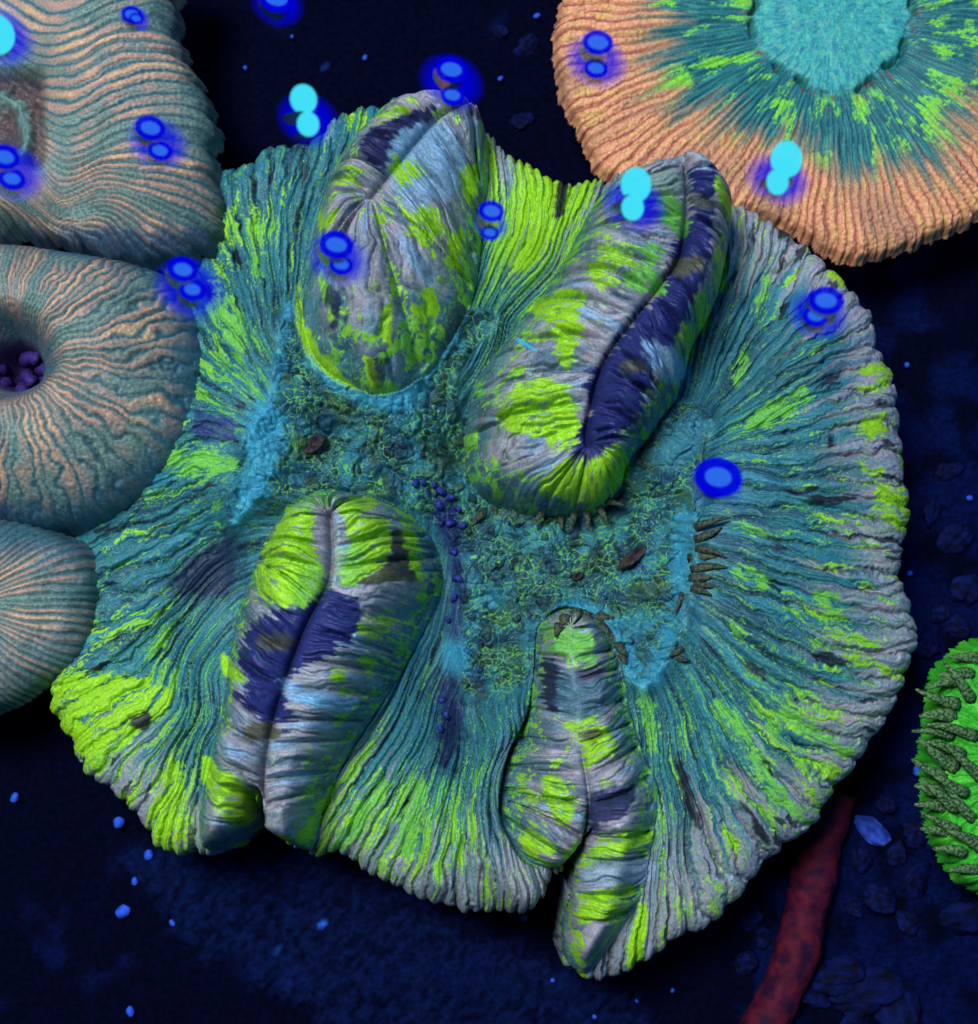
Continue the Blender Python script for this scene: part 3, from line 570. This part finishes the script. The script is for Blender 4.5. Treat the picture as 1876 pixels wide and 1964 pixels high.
# mouths: short puckered slits in the disc
def mouth(u, v, du, dv, L, w):
    b = main_point(u, v)+np.array([0, 0, 9]); d = np.array(uvdir(du, dv), float); d /= np.linalg.norm(d); n = np.array([-d[1], d[0], 0])
    co = []; f = []; NS = 48; rings = [(1.15, -14), (1.0, 0), (.86, 5), (.62, 4), (.34, 1), (.1, -2)]
    for (s, h) in rings:
        for k in range(NS):
            a = 2*math.pi*k/NS; pl = 1+.10*(k % 4 < 2)*(s < .95)
            co.append(tuple((d*math.cos(a)*L*s+n*math.sin(a)*w*s*pl+np.array([0, 0, h+2.2*((k % 4) < 2)*(0.3 < s < .95)]))*S))
    for i in range(len(rings)-1):
        for k in range(NS): f.append((i*NS+k, i*NS+(k+1) % NS, (i+1)*NS+(k+1) % NS, (i+1)*NS+k))
    f.append(tuple((len(rings)-1)*NS+k for k in range(NS)))
    me = bpy.data.meshes.new('mouth'); me.from_pydata(co, [], f); me.materials.append(plain_mat('mouth_lip', tuple(lin(70, 62, 56)), tuple(lin(34, 30, 50)), 700, .5, .3))
    o = link('mouth', me, cor, Vector(tuple(b*S))-Vector(cor.location)); o['label'] = 'small brown puckered mouth slit'
mouth(604, 855, 22, -16, 26, 15); mouth(1214, 1070, 24, -20, 32, 11); mouth(1105, 1105, 10, -6, 12, 7)

# ------------------------------------------------------------------ neighbouring corals
OR = lin(178, 136, 112); OR2 = lin(186, 158, 112); TG = lin(104, 128, 116); TD = lin(56, 84, 92); MB = lin(138, 118, 110); PUR = lin(44, 28, 74)
def side_coral(name, label, outline, zout, fields, pitch=2.3, rimR=45, drop=40, mat=MAT_SIDE, part='body'):
    """fields(X, Y, din) -> z (relative, without rim rounding), colours, scallop"""
    O = catmull(uvxy(outline, zout), True, 5); x0, y0 = O.min(0)-30; x1, y1 = O.max(0)+30
    # keep only what could be in view plus a margin
    x0 = max(x0, -1180); x1 = min(x1, 1180); y0 = max(y0, -1250); y1 = min(y1, 1250)
    C = Coarse(x0, x1, y0, y1, 6.0); D = sdf(C.X, C.Y, O)
    X, Y, nx, ny = relief(x0, x1, y0, y1, pitch, None); d = C.sample(D, X, Y)
    z, c, sc = fields(X, Y, d)
    d = d+sc; t = np.clip(1-d/rimR, 0, 1)
    z = z-np.where(d > 0, (1-np.sqrt(np.clip(1-t*t, 0, 1)))*rimR, rimR+np.minimum(-d, 9)*drop/9)
    keep = d > -9
    c = np.clip(c*(1+.18*fbm(X/6, Y/6, 131, 2))[:, None], 0, .95)
    q = grid_quads(nx, ny, keep); ctr = np.array([X[keep].mean(), Y[keep].mean(), FLOOR_Z])
    e = empty(name, tuple(ctr*S)); tag(e, label, 'coral')
    co = (np.stack([X, Y, z], 1)-ctr)*S; a, b, cc, _ = compact(co, q, c)
    link(part, mesh_np(part, a, b, mat, cc), e, Vector((0, 0, 0)))
    return e, (X, Y, z, keep)
def rd(t): return np.abs(np.sin(math.pi*t))-.6
def ribcolour(ph, X, Y, w, st):
    cr = np.abs(np.sin(math.pi*ph))                       # 1 on crest
    c = mixc(np.tile(TD, (len(X), 1)), TG, sst(.1, .55, cr)); pick = perlin(np.floor(ph)*.37+.2, st*1.5, 141)+.5*perlin(X/50, Y/50, 142)
    w1, w2, _i = worley(X/6.5, Y/6.5, 145); c = mixc(c, TD, sst(.2, .55, w1)*.45)
    c = mixc(c, MB, sst(.35, .8, cr)*sst(-.5, .1, pick)*.8)
    c = mixc(c, OR, sst(.5, .95, cr)*sst(-.3, .45, pick)*.8); c = mixc(c, OR2, sst(.8, 1, cr)*sst(.2, .5, pick)*.6)
    return c
# --- upper left
TLQ = [[(120,60),(220,20),(300,-20)],[(100,120),(220,90),(340,60)],[(100,190),(240,160),(370,130)],[(95,260),(250,235),(395,200)],[(100,310),(250,300),(400,290)],[(110,360),(260,360),(410,370)],[(110,390),(280,400),(400,440)],[(105,400),(240,415),(330,470)],[(90,400),(180,420),(230,470)],[(60,400),(120,430),(130,460)],[(20,400),(50,430),(40,450)],[(-60,400),(-30,430),(-50,450)]]
def f_tl(X, Y, d):
    C = Coarse(X.min()-5, X.max()+5, Y.min()-5, Y.max()+5, 10); pts = []; qv = []; pv = []
    for i, l in enumerate(TLQ):
        P = uvxy(l, 60)
        for k, p_ in enumerate(P): pts.append(p_); qv.append(i); pv.append(k/2)
    q = C.sample(tps_eval(tps_fit(pts, qv), C.X, C.Y), X, Y); p = C.sample(tps_eval(tps_fit(pts, pv), C.X, C.Y), X, Y)
    zc = np.array([(200,200,110),(380,200,40),(400,400,30),(250,395,105),(330,420,80),(200,462,20),(100,450,15),(20,220,10),(60,330,95),(100,120,80),(240,40,90),(330,30,40),(0,100,30),(0,400,80),(60,200,30),(100,250,95),(300,300,100),(20,440,20),(-60,300,60),(60,-60,60),(350,-60,30)], float)
    x_, y_ = unproj(zc[:, 0], zc[:, 1], zc[:, 2]); z = C.sample(tps_eval(tps_fit(np.stack([x_, y_], 1), zc[:, 2], 2e-3), C.X, C.Y), X, Y)
    u, v = proj(X, Y, z); w = fbm(X/40, Y/40, 151, 3); ph = q*3.4+.22*w+.25*perlin(q*1.5, p*3, 152)
    hol = sst(95, 60, u)*sst(120, 150, v)*sst(330, 300, v)
    am = sst(-.05, .3, p)*(1-hol)
    z = z+am*(11*rd(ph)*(.7+.7*perlin(q*1.7, p*2, 154))+2.5*perlin(X/6, Y/6, 153)+3.5*rd(ph*3.1)) + hol*(-30+26*np.exp(-((np.hypot(u+5, (v-250)*.8)-52-14*w)/14)**2)+14*w+5*perlin(X/12, Y/12, 155))
    c = ribcolour(ph, X, Y, w, p); dark = sst(.75, 1.05, p+.15*w); c = mixc(c, lin(50, 78, 82), dark*.75)
    low = sst(425, 455, v+20*w); c = mixc(c, lin(40, 66, 94), low*.8)
    c = mixc(c, lin(66, 50, 56), hol*.85); c = mixc(c, lin(92, 130, 122), hol*np.exp(-((np.hypot(u+5, (v-250)*.8)-52-14*w)/11)**2)*.85)
    c = mixc(c, lin(52, 110, 190), sst(70, 10, np.hypot(u+5, (v-70)*.8))*.5)  # blurry blue lamp reflection painted into the tissue colour
    return z, c, 11*rd(q*1.35+.3*w)+4*rd(ph*.8)+2*w
side_coral('ribbed_coral', 'orange ribbed teal coral with a wavy edge, touching the big coral and a purple-mouthed coral', [(-120,-140),(320,-140),(328,-20),(334,60),(366,130),(402,215),(400,290),(416,380),(402,450),(365,474),(300,492),(200,475),(100,445),(0,432),(-120,440)], 40, f_tl, rimR=40)
# --- ring shaped, purple mouth
def f_ring(X, Y, d):
    cx, cy = unproj(22, 690, 40); th = np.arctan2(Y-cy, X-cx); r = np.hypot(X-cx, Y-cy); p = r/(r+np.maximum(d, 0)+1e-6)
    w = fbm(X/50, Y/50, 161, 3); tw = th-.55*p*np.sin(th*1.0+.6)+.05*w
    N = 104/(2*math.pi); ph = tw*N+.3*perlin(th*6, p*3, 162)
    z = -30+165*np.sin(np.clip(p, 0, 1)**.8*math.pi)**.8*sst(.05, .4, p)+25*p
    z = z-60*sst(.2, .08, p)
    am = sst(.14, .34, p); z = z+am*(11*rd(ph)*(.35+.8*sst(-.2, .3, perlin(th*5, p*2, 163)))+2.4*perlin(X/6, Y/6, 164)+2.2*rd(ph*2.6))
    c = ribcolour(ph, X, Y, w, p); c = mixc(c, lin(92, 130, 122), sst(.3, .8, perlin(th*4, p*3, 165)+.3*w)*.5); c = mixc(c, lin(46, 92, 118), sst(.80, .98, p+.06*w)*.8); c = mixc(c, lin(36, 80, 100), sst(.36, .24, p)*.7); c = mixc(c, PUR, sst(.22, .15, p+.02*w))
    return z, c, 3*rd(ph*.7)+2*w
ring, rg = side_coral('ring_coral', 'thick ring shaped peach and teal coral with dark purple mouth tentacles', [(-330,690),(-280,540),(-140,455),(0,448),(110,462),(230,482),(312,512),(362,580),(382,680),(364,800),(322,882),(252,942),(170,990),(80,1006),(0,996),(-140,960),(-280,850)], 30, f_ring, rimR=60)
def ring_pt(u, v, z): x, y = unproj(u, v, z); return np.array([float(x), float(y), z])
for k in range(20):
    a = k*2.4; r = 12+70*math.sqrt((k+.5)/20); uu, vv = 28+r*math.cos(a), 692+.85*r*math.sin(a)
    tentacle(ring, ring_pt(uu, vv, -50), (math.cos(a), -math.sin(a), .4), 34, random.uniform(14, 18), M_TENTP, 1.2, 300+k, tip=4)
# --- lower left
def f_ll(X, Y, d):
    cx, cy = unproj(-90, 1165, 20); th = np.arctan2(Y-cy, X-cx); r = np.hypot(X-cx, Y-cy); p = r/(r+np.maximum(d, 0)+1e-6)
    w = fbm(X/50, Y/50, 171, 3); ph = th*13+.25*w+.8*perlin(th*3, p*2, 172)
    z = 10+60*np.sin(np.clip(p, 0, 1)*math.pi*.9)+8*w+sst(.1, .3, p)*(8*rd(ph)+3*rd(ph*2.7)+1.8*perlin(X/7, Y/7, 173))
    c = ribcolour(ph, X, Y, w, p); u, v = proj(X, Y, z); c = mixc(c, lin(52, 92, 100), sst(.55, .95, p+.1*w)*.55); c = mixc(c, lin(44, 84, 104), sst(1090, 1040, v)*.6)
    return z-25, c, 2*rd(ph)+2*w
side_coral('ribbed_coral', 'small grey green ribbed coral below the ring shaped coral', [(-260,1000),(-100,985),(0,990),(82,1015),(148,1050),(166,1110),(160,1200),(132,1268),(62,1312),(0,1352),(-120,1380),(-260,1300)], 10, f_ll, rimR=45)
# --- upper right, peach with teal centre
def f_tr(X, Y, d):
    cx, cy = unproj(1602, 15, -20); th = np.arctan2(Y-cy, X-cx); r = np.hypot(X-cx, Y-cy); p = r/(r+np.maximum(d, 0)+1e-6)
    w = fbm(X/50, Y/50, 181, 3); wf = fbm(X/12, Y/12, 182, 2); N = 150/(2*math.pi); ph = th*N+.5*perlin(th*9, p*5, 183)+.3*w
    hub = 158+14*perlin(th*1.6+4, th*0, 180)+12*w
    z = np.where(r < hub, 26-6*(r/hub)**2, 20*np.sin(np.clip((r-hub)/360, 0, 1)*math.pi*.8)+18)
    gap = np.exp(-((r-hub-4)/6.5)**2)*sst(-.75, -.1, perlin(th*2.2, p*0, 184)+.1); z = z-34*gap*sst(-.1, .35, perlin(th*3.1, th*0+2.2, 198)+.12)
    z = z-70+.0*r
    out = sst(hub-10, hub+60, r)
    z = z+out*(7.0*rd(ph)+3.2*rd(ph*2.3)*sst(.4, .9, p)+5*perlin(X/7, Y/7, 185)*sst(.5, .9, p)+9*perlin(th*7, p*3, 186))+(1-out)*(2.2*perlin(th*40, r/22, 187)+5*w)
    st = perlin(th*22, p*4, 188); st2 = perlin(th*60, p*9, 189); cr = np.abs(np.sin(math.pi*ph))
    c = mixc(np.tile(lin(36, 100, 104), (len(X), 1)), lin(26, 56, 80), sst(.6, .15, cr)*.8)
    c = mixc(c, lin(64, 160, 140), sst(.0, .5, st2)*.45)
    g = .8*perlin(th*5, p*4.5, 190)+.55*perlin(th*24+wf*.5, p*12, 191)+.35*perlin(th*60+wf, p*26+wf, 197)-.1*sst(.75, .9, p); gm = sst(.16, .34, g)*sst(hub-6, hub+40, r)*sst(.78, .66, p+.06*w)
    c = mixc(c, lin(116, 196, 60), gm*.9); c = mixc(c, G1*.9, gm*sst(.5, .7, g)*.6)
    c = mixc(c, lin(118, 52, 44), sst(.42, .5, perlin(th*24, p*14, 192))*sst(hub+60, hub+10, r)*sst(hub-8, hub, r)*.8)
    ang = np.degrees(th) % 360
    ed = .66+.09*perlin(th*2.4, p*0+3, 193)+.03*w-.05*sst(-70, -20, -np.abs(ang-190)); om = sst(ed-.09, ed+.10, p+.11*st+.05*st2)
    oc = mixc(np.tile(lin(178, 108, 84), (len(X), 1)), lin(206, 144, 106), sst(.2, .8, cr)); oc = mixc(oc, lin(196, 168, 84), sst(.1, .5, st2)*.5); oc = mixc(oc, lin(110, 58, 54), sst(.35, .1, cr)*.8)
    oc = mixc(oc, lin(150, 112, 92), sst(-.1, .5, perlin(th*5, p*4, 196))*.6); oc = mixc(oc, lin(120, 122, 92), sst(.35, -.05, (p-ed)*2.2+.3*st)*.7)
    c = c+(oc-c)*om[:, None].astype(np.float32)
    hc = mixc(np.tile(lin(58, 152, 146), (len(X), 1)), lin(40, 110, 130), sst(0, .4, perlin(th*26, r/30, 194))*.8); hc = mixc(hc, lin(94, 176, 140), sst(.1, .5, fbm(X/16, Y/16, 195, 2))*.5)
    hm = sst(hub+10, hub-14, r+16*wf+10*st2); c = c+(hc-c)*hm[:, None].astype(np.float32)
    return z, c, 6*rd(ph*.55)+3*rd(ph*1.3)+5*w
side_coral('peach_coral', 'round peach rimmed coral with a teal centre and green patches, behind the big coral', [(1600,-520),(1250,-330),(1120,-120),(1085,0),(1066,70),(1070,140),(1087,212),(1120,272),(1152,335),(1230,400),(1330,420),(1450,420),(1540,462),(1600,495),(1652,502),(1722,482),(1802,452),(1876,418),(1980,330),(2080,150),(2090,-80),(1950,-350)], -90, f_tr, rimR=30, drop=24)
# --- right edge, vivid green with fingers
MG = lin(50, 158, 38)
def f_gr(X, Y, d):
    cx, cy = unproj(2010, 1470, -60); th = np.arctan2(Y-cy, X-cx); r = np.hypot(X-cx, Y-cy); p = r/(r+np.maximum(d, 0)+1e-6)
    w = fbm(X/40, Y/40, 201, 3); ph = th*9+.6*w
    z = -90+45*np.sqrt(np.clip(1-p*p, 0, 1))+8*rd(ph)+10*w+2.5*rd(ph*4)
    c = mixc(np.tile(MG, (len(X), 1)), lin(44, 130, 44), sst(.55, .1, np.abs(np.sin(math.pi*ph*1.0)))*.6); c = mixc(c, lin(96, 206, 60), sst(.1, .5, w)*.5)
    return z, c, 7*rd(ph)+3*w
gr, gg = side_coral('green_coral', 'vivid green coral fringed with dark green finger tentacles', [(1876,1232),(1830,1262),(1802,1300),(1792,1370),(1780,1450),(1786,1530),(1796,1600),(1836,1672),(1880,1706),(2000,1740),(2150,1640),(2200,1450),(2140,1280),(2000,1200)], -110, f_gr, rimR=36, drop=40)
M_GT = plain_mat('finger_green', tuple(lin(26, 58, 38)), tuple(lin(104, 138, 84)), 1700, .6, .8, 2)
def gpoint(u, v):
    X, Y, z, k = gg; uu, vv = proj(X, Y, z); d = np.where(k, (uu-u)**2+(vv-v)**2, 1e12); i = int(np.argmin(d)); return np.array([X[i], Y[i], z[i]])
for k, (u, v, du, dv, L) in enumerate([(1876,1262,-40,-6,60),(1862,1292,-50,-8,62),(1835,1305,-50,4,60),(1862,1340,-40,-50,74),(1836,1350,-60,-10,70),(1826,1372,-60,-12,58),(1870,1412,-70,-30,92),(1826,1410,-60,-20,64),(1846,1445,-60,-24,84),(1812,1440,-60,-10,50),(1830,1470,-60,-26,70),(1880,1490,-60,-46,90),(1810,1490,-60,-14,54),(1850,1520,-70,-30,90),(1806,1520,-60,-8,46),(1834,1550,-60,-40,84),(1812,1548,-60,-10,50),(1866,1570,-50,-44,84),(1838,1592,-60,-22,72),(1814,1596,-60,-18,50),(1880,1622,-60,-36,76),(1848,1634,-60,-20,60),(1872,1668,-50,-10,52)]):
    b = gpoint(u, v)-np.array([0, 0, 2]); tentacle(gr, b, uvdir(du, dv), L*1.1, random.uniform(12, 16), M_GT, .45, 400+k, bumpy=.22)

# ------------------------------------------------------------------ red algae stem, pebbles and grains on the floor
def floor_pt(u, v, dz=0): x, y = unproj(u, v, FLOOR_Z+dz); return np.array([float(x), float(y), FLOOR_Z+dz])
pts = catmull([(1600,1520),(1580,1600),(1562,1680),(1545,1750),(1528,1830),(1496,1910),(1452,2000),(1420,2080)], False, 6)
base = floor_pt(1545, 1750, 10); cpts = []; rad = []
for i, (u, v) in enumerate(pts): cpts.append(floor_pt(u, v, 32)-base); rad.append((44 if v > 1650 else 42)*(1+.05*math.sin(i*.6)+.03*math.sin(i*1.7)))
st = link('red_stem', tube_mesh('red_stem', cpts, rad, plain_mat('red_crust', tuple(lin(34, 8, 34)), tuple(lin(84, 18, 36)), 320, .7, 1.0), 26, .06, 5), None, tuple(base*S))
tag(st, 'dull red crusted stem lying on the floor beside the big coral', 'stem')
def stone_mesh(name, r, seed, flat=.6, mat=None, rough=.35, sub=3):
    import bmesh
    bm = bmesh.new(); bmesh.ops.create_icosphere(bm, subdivisions=sub, radius=1)
    co = np.array([v.co[:] for v in bm.verts]); n = .6*fbm(co[:, 0]*.9+seed, co[:, 1]*.9+co[:, 2]*.7, seed, 3)+.3*fbm(co[:, 0]*3+seed, co[:, 2]*3+co[:, 1]*2, seed+3, 3)
    for v, k in zip(bm.verts, n): v.co = v.co*(1+rough*float(k)); v.co.z *= flat; v.co *= r*S
    me = bpy.data.meshes.new(name); bm.to_mesh(me); bm.free(); me.materials.append(mat)
    me.polygons.foreach_set('use_smooth', [True]*len(me.polygons)); return me
M_ROCK = plain_mat('blue_rubble', tuple(lin(1, 4, 24)), tuple(lin(6, 18, 74)), 620, .8, .8)
M_ROCK2 = plain_mat('pale_blue_stone', tuple(lin(24, 42, 120)), tuple(lin(50, 80, 180)), 600, .8, .6)
M_GRAIN = plain_mat('bright_grain', tuple(lin(26, 60, 170)), tuple(lin(50, 100, 220)), 900, .5, .2)
rub = [(1672,1592,30,1),(1720,1640,26,0),(1650,1650,24,0),(1760,1600,30,0),(1700,1540,24,0),(1760,1690,30,0),(1690,1720,34,0),(1640,1740,28,0),(1740,1770,26,0),(1600,1870,40,0),(1660,1900,44,0),(1560,1900,34,0),(1720,1930,40,0),(1640,1950,36,0),(1440,1760,22,0),(1470,1800,26,0),(1430,1850,24,0),(1840,1760,34,0),(1800,1500,20,0),(1790,980,30,0),(1830,1040,36,0),(1820,900,26,0),(1850,1130,30,0),(1800,1180,22,0),(1780,1240,20,0),(1830,1200,26,0),(1000,230,22,0),(1010,90,18,0),(960,60,16,0)]
meshes = {p: [stone_mesh('rubble_stone', 1.0/S*S*30, 20+7*i+p, .6, M_ROCK2 if p else M_ROCK, .4 if p else .8, 4) for i in range(7)] for p in (0, 1)}
random.seed(9)
for k, (u, v, r, pale) in enumerate(rub):
    p = floor_pt(u, v, 4); o = link('rubble_stone', meshes[pale][k % 7], None, tuple(p*S)); sc = r/30*random.uniform(.9, 1.15); o.scale = (sc, sc*random.uniform(.8, 1.2), sc*random.uniform(.6, .9)); o.scale.x *= random.uniform(.8, 1.5); o.rotation_euler = (random.uniform(-.6, .6), random.uniform(-.6, .6), random.uniform(0, 6.28))
    if pale: tag(o, 'pale blue rounded stone between the red stem and the green coral', 'stone')
    else:
        where = 'lying around the red stem' if v > 1480 else ('in the dark gap behind the big coral' if v < 400 else 'at the right hand edge of the big coral'.replace('at the right hand edge of', 'beside the green patched rim of'))
        tag(o, 'dark blue lumpy rubble stone '+where, 'stone', 'dark rubble stones '+where)
gm_ = [stone_mesh('bright_grain', 7, 60+i, .8, M_GRAIN, .3, 2) for i in range(3)]
gs = [(228,1578,12),(285,1640,10),(236,1748,13),(258,1690,7),(250,1940,8),(28,1530,8),(330,1770,6),(870,1668,6),(1005,1760,6),(1080,1700,5),(560,1850,4),(930,1820,5),(1760,1478,9),(1745,1100,6),(1860,955,6),(1740,700,6),(1710,820,5),(1220,1920,5),(1060,1880,6),(1000,1690,5),(800,1800,4),(1140,1950,5),(700,1880,4),(1290,1900,4),(960,150,5),(1030,30,6),(700,110,5),(470,130,5),(560,70,4)]
for k, (u, v, r) in enumerate(gs):
    p = floor_pt(u, v, 16); o = link('bright_grain', gm_[k % 3], None, tuple(p*S)); s_ = r/7; o.scale = (s_, s_*random.uniform(.8, 1.4), s_)
    o.rotation_euler.z = random.uniform(0, 6)
    tag(o, 'tiny bright blue grain lying on the dark floor', 'grain', 'bright grains scattered on the floor')

# ------------------------------------------------------------------ lamps over the tank and the mirrors added to make their glints
def emit(name, col, st):
    m = bpy.data.materials.new(name); m.use_nodes = True; nt = m.node_tree; nt.nodes.clear()
    e = nt.nodes.new('ShaderNodeEmission'); e.inputs[0].default_value = (*col, 1); e.inputs[1].default_value = st
    o = nt.nodes.new('ShaderNodeOutputMaterial'); nt.links.new(e.outputs[0], o.inputs[0]); return m
def disc_mesh(name, r, mat, n=48, h=0.004, ring=0.0):
    import bmesh
    bm = bmesh.new(); bmesh.ops.create_cone(bm, cap_ends=True, segments=n, radius1=r, radius2=r, depth=h); me = bpy.data.meshes.new(name); bm.to_mesh(me); bm.free(); me.materials.append(mat); return me
M_BODY = plain_mat('lamp_housing', (.02, .02, .02), (.04, .04, .04), 30, .5, .1)
def lamp(label, loc, rh, rl, hood, hs, lens, ls, target=(0, 0, .03)):
    e = empty('aquarium_lamp', loc); tag(e, label, 'lamp'); e.rotation_euler = (Vector(target)-Vector(loc)).to_track_quat('-Z', 'Y').to_euler()
    link('housing', disc_mesh('housing', rh*1.05, M_BODY, h=.02), e, Vector((0, 0, .014)))
    link('glow_disc', disc_mesh('glow_disc', rh, emit('glow_disc_mat', hood, hs), h=.004), e, Vector((0, 0, 0)))  # wide glowing disc added to fill the glint mirrors with blue
    link('lens', disc_mesh('lens', rl, emit('lens_glow', lens, ls), h=.004), e, Vector((0, 0, -.006)))
LAMP1 = Vector((0.10, 0.55, 0.46)); LAMP2 = Vector((0.55, -0.05, 0.50))
lamp('round deep blue lamp hanging above the tank', LAMP1, .26, .085, (.0, .0, 1.0), .85, (.03, .17, 1.0), 1.05)
lamp('round cyan lamp hanging above the tank', LAMP2, .32, .19, (.0, .12, 1.0), .9, (.06, .80, 1.0), 1.2)
def mirror_mat(name, fac):
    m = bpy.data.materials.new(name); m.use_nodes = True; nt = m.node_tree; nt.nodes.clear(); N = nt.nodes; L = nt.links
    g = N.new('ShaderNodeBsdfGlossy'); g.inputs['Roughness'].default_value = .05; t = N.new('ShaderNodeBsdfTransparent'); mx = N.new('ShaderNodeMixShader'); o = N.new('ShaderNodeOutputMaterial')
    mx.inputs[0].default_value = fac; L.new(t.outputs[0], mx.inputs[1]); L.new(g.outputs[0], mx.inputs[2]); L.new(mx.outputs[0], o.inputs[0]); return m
M_CAP = mirror_mat('mirror_cap', .96); M_HALO = mirror_mat('halo_mirror', .75)
nt = M_HALO.node_tree; at = nt.nodes.new('ShaderNodeAttribute'); at.attribute_name = 'halo_fade'; nt.links.new(at.outputs['Fac'], [n for n in nt.nodes if n.bl_idname == 'ShaderNodeMixShader'][0].inputs[0])
BZ = 700.0
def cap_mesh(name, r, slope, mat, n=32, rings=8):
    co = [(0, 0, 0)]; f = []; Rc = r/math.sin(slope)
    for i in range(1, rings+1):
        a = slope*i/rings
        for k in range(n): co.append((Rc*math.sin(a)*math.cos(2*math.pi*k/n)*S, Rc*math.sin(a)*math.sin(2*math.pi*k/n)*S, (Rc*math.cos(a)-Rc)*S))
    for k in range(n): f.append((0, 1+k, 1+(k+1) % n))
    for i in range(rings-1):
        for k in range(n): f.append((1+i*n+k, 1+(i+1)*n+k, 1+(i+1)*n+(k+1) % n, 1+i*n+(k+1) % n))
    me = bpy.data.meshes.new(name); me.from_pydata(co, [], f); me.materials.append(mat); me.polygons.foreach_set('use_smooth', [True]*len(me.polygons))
    a = me.attributes.new('halo_fade', 'FLOAT', 'POINT'); a.data.foreach_set('value', [min(.85, 1.9*(1-((i-1)//n+1)/rings)) if i else .85 for i in range(len(co))])   # mirroring fades to nothing at the edge, shaping a soft halo glow
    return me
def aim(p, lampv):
    """tilt at which a glint mirror reflects the lamp to the camera"""
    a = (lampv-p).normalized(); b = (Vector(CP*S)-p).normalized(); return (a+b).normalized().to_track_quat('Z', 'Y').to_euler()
GLINTS = [  # (u, v, r) upper and lower disc, halo (u, v, ru, rv), cyan?, where
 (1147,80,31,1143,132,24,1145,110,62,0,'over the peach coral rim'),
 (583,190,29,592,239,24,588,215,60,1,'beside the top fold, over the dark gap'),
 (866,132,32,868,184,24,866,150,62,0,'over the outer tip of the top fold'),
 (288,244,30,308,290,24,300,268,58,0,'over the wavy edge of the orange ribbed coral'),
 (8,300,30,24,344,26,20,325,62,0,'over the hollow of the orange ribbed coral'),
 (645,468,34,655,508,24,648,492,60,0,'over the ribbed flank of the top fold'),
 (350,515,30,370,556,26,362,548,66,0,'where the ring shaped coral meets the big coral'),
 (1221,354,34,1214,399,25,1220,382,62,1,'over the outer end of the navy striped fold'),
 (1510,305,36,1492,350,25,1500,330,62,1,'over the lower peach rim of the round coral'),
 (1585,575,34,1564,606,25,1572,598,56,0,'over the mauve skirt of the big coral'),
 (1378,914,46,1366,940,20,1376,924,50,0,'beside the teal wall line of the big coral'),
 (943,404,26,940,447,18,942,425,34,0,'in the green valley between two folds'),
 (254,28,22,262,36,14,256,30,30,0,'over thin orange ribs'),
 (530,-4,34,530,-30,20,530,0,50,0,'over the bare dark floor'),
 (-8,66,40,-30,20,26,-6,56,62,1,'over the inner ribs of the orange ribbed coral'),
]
for (u1, v1, r1, u2, v2, r2, uh, vh, rh, cy, where) in GLINTS:  # added tilted mirrors stand in for lamp reflections on the water
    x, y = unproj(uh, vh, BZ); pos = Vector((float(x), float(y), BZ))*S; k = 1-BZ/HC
    e = empty('glint_mirror', pos); rot = aim(pos, LAMP2 if cy else LAMP1)
    tag(e, ('bright cyan' if cy else 'deep blue')+' double lamp glint from added mirrors, '+where, 'glint_mirror', 'added mirrors for the lamp glints on the water')
    for nm, uu, vv, rr, sl, m, dz in (('glint_halo', uh, vh, rh*1.15, math.radians(2), M_HALO, -26 if cy else -10), ('glint_disc', u1, v1, r1, math.radians(7), M_CAP, 0), ('glint_disc', u2, v2, r2, math.radians(7), M_CAP, 2)):
        x, y = unproj(uu, vv, BZ); o = link(nm, cap_mesh(nm, rr*k, sl, m), e, Vector((float(x), float(y), BZ+dz))*S-pos); o.rotation_euler = aim(pos, LAMP1+Vector((.165, 0, 0))) if nm == 'glint_halo' else rot

# one lone stretched mirror added for a thin cyan lamp glint
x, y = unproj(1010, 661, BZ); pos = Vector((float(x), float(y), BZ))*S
e = empty('glint_mirror', pos); tag(e, 'thin stretched cyan lamp glint from an added mirror over the lime patch of the navy striped fold', 'glint_mirror', 'added mirrors for the lamp glints on the water')
o = link('glint_disc', cap_mesh('glint_disc', 24*(1-BZ/HC), math.radians(5), M_CAP), e, Vector((0, 0, 0))); o.rotation_euler = aim(pos, LAMP2); o.scale = (.22, 1, 1)
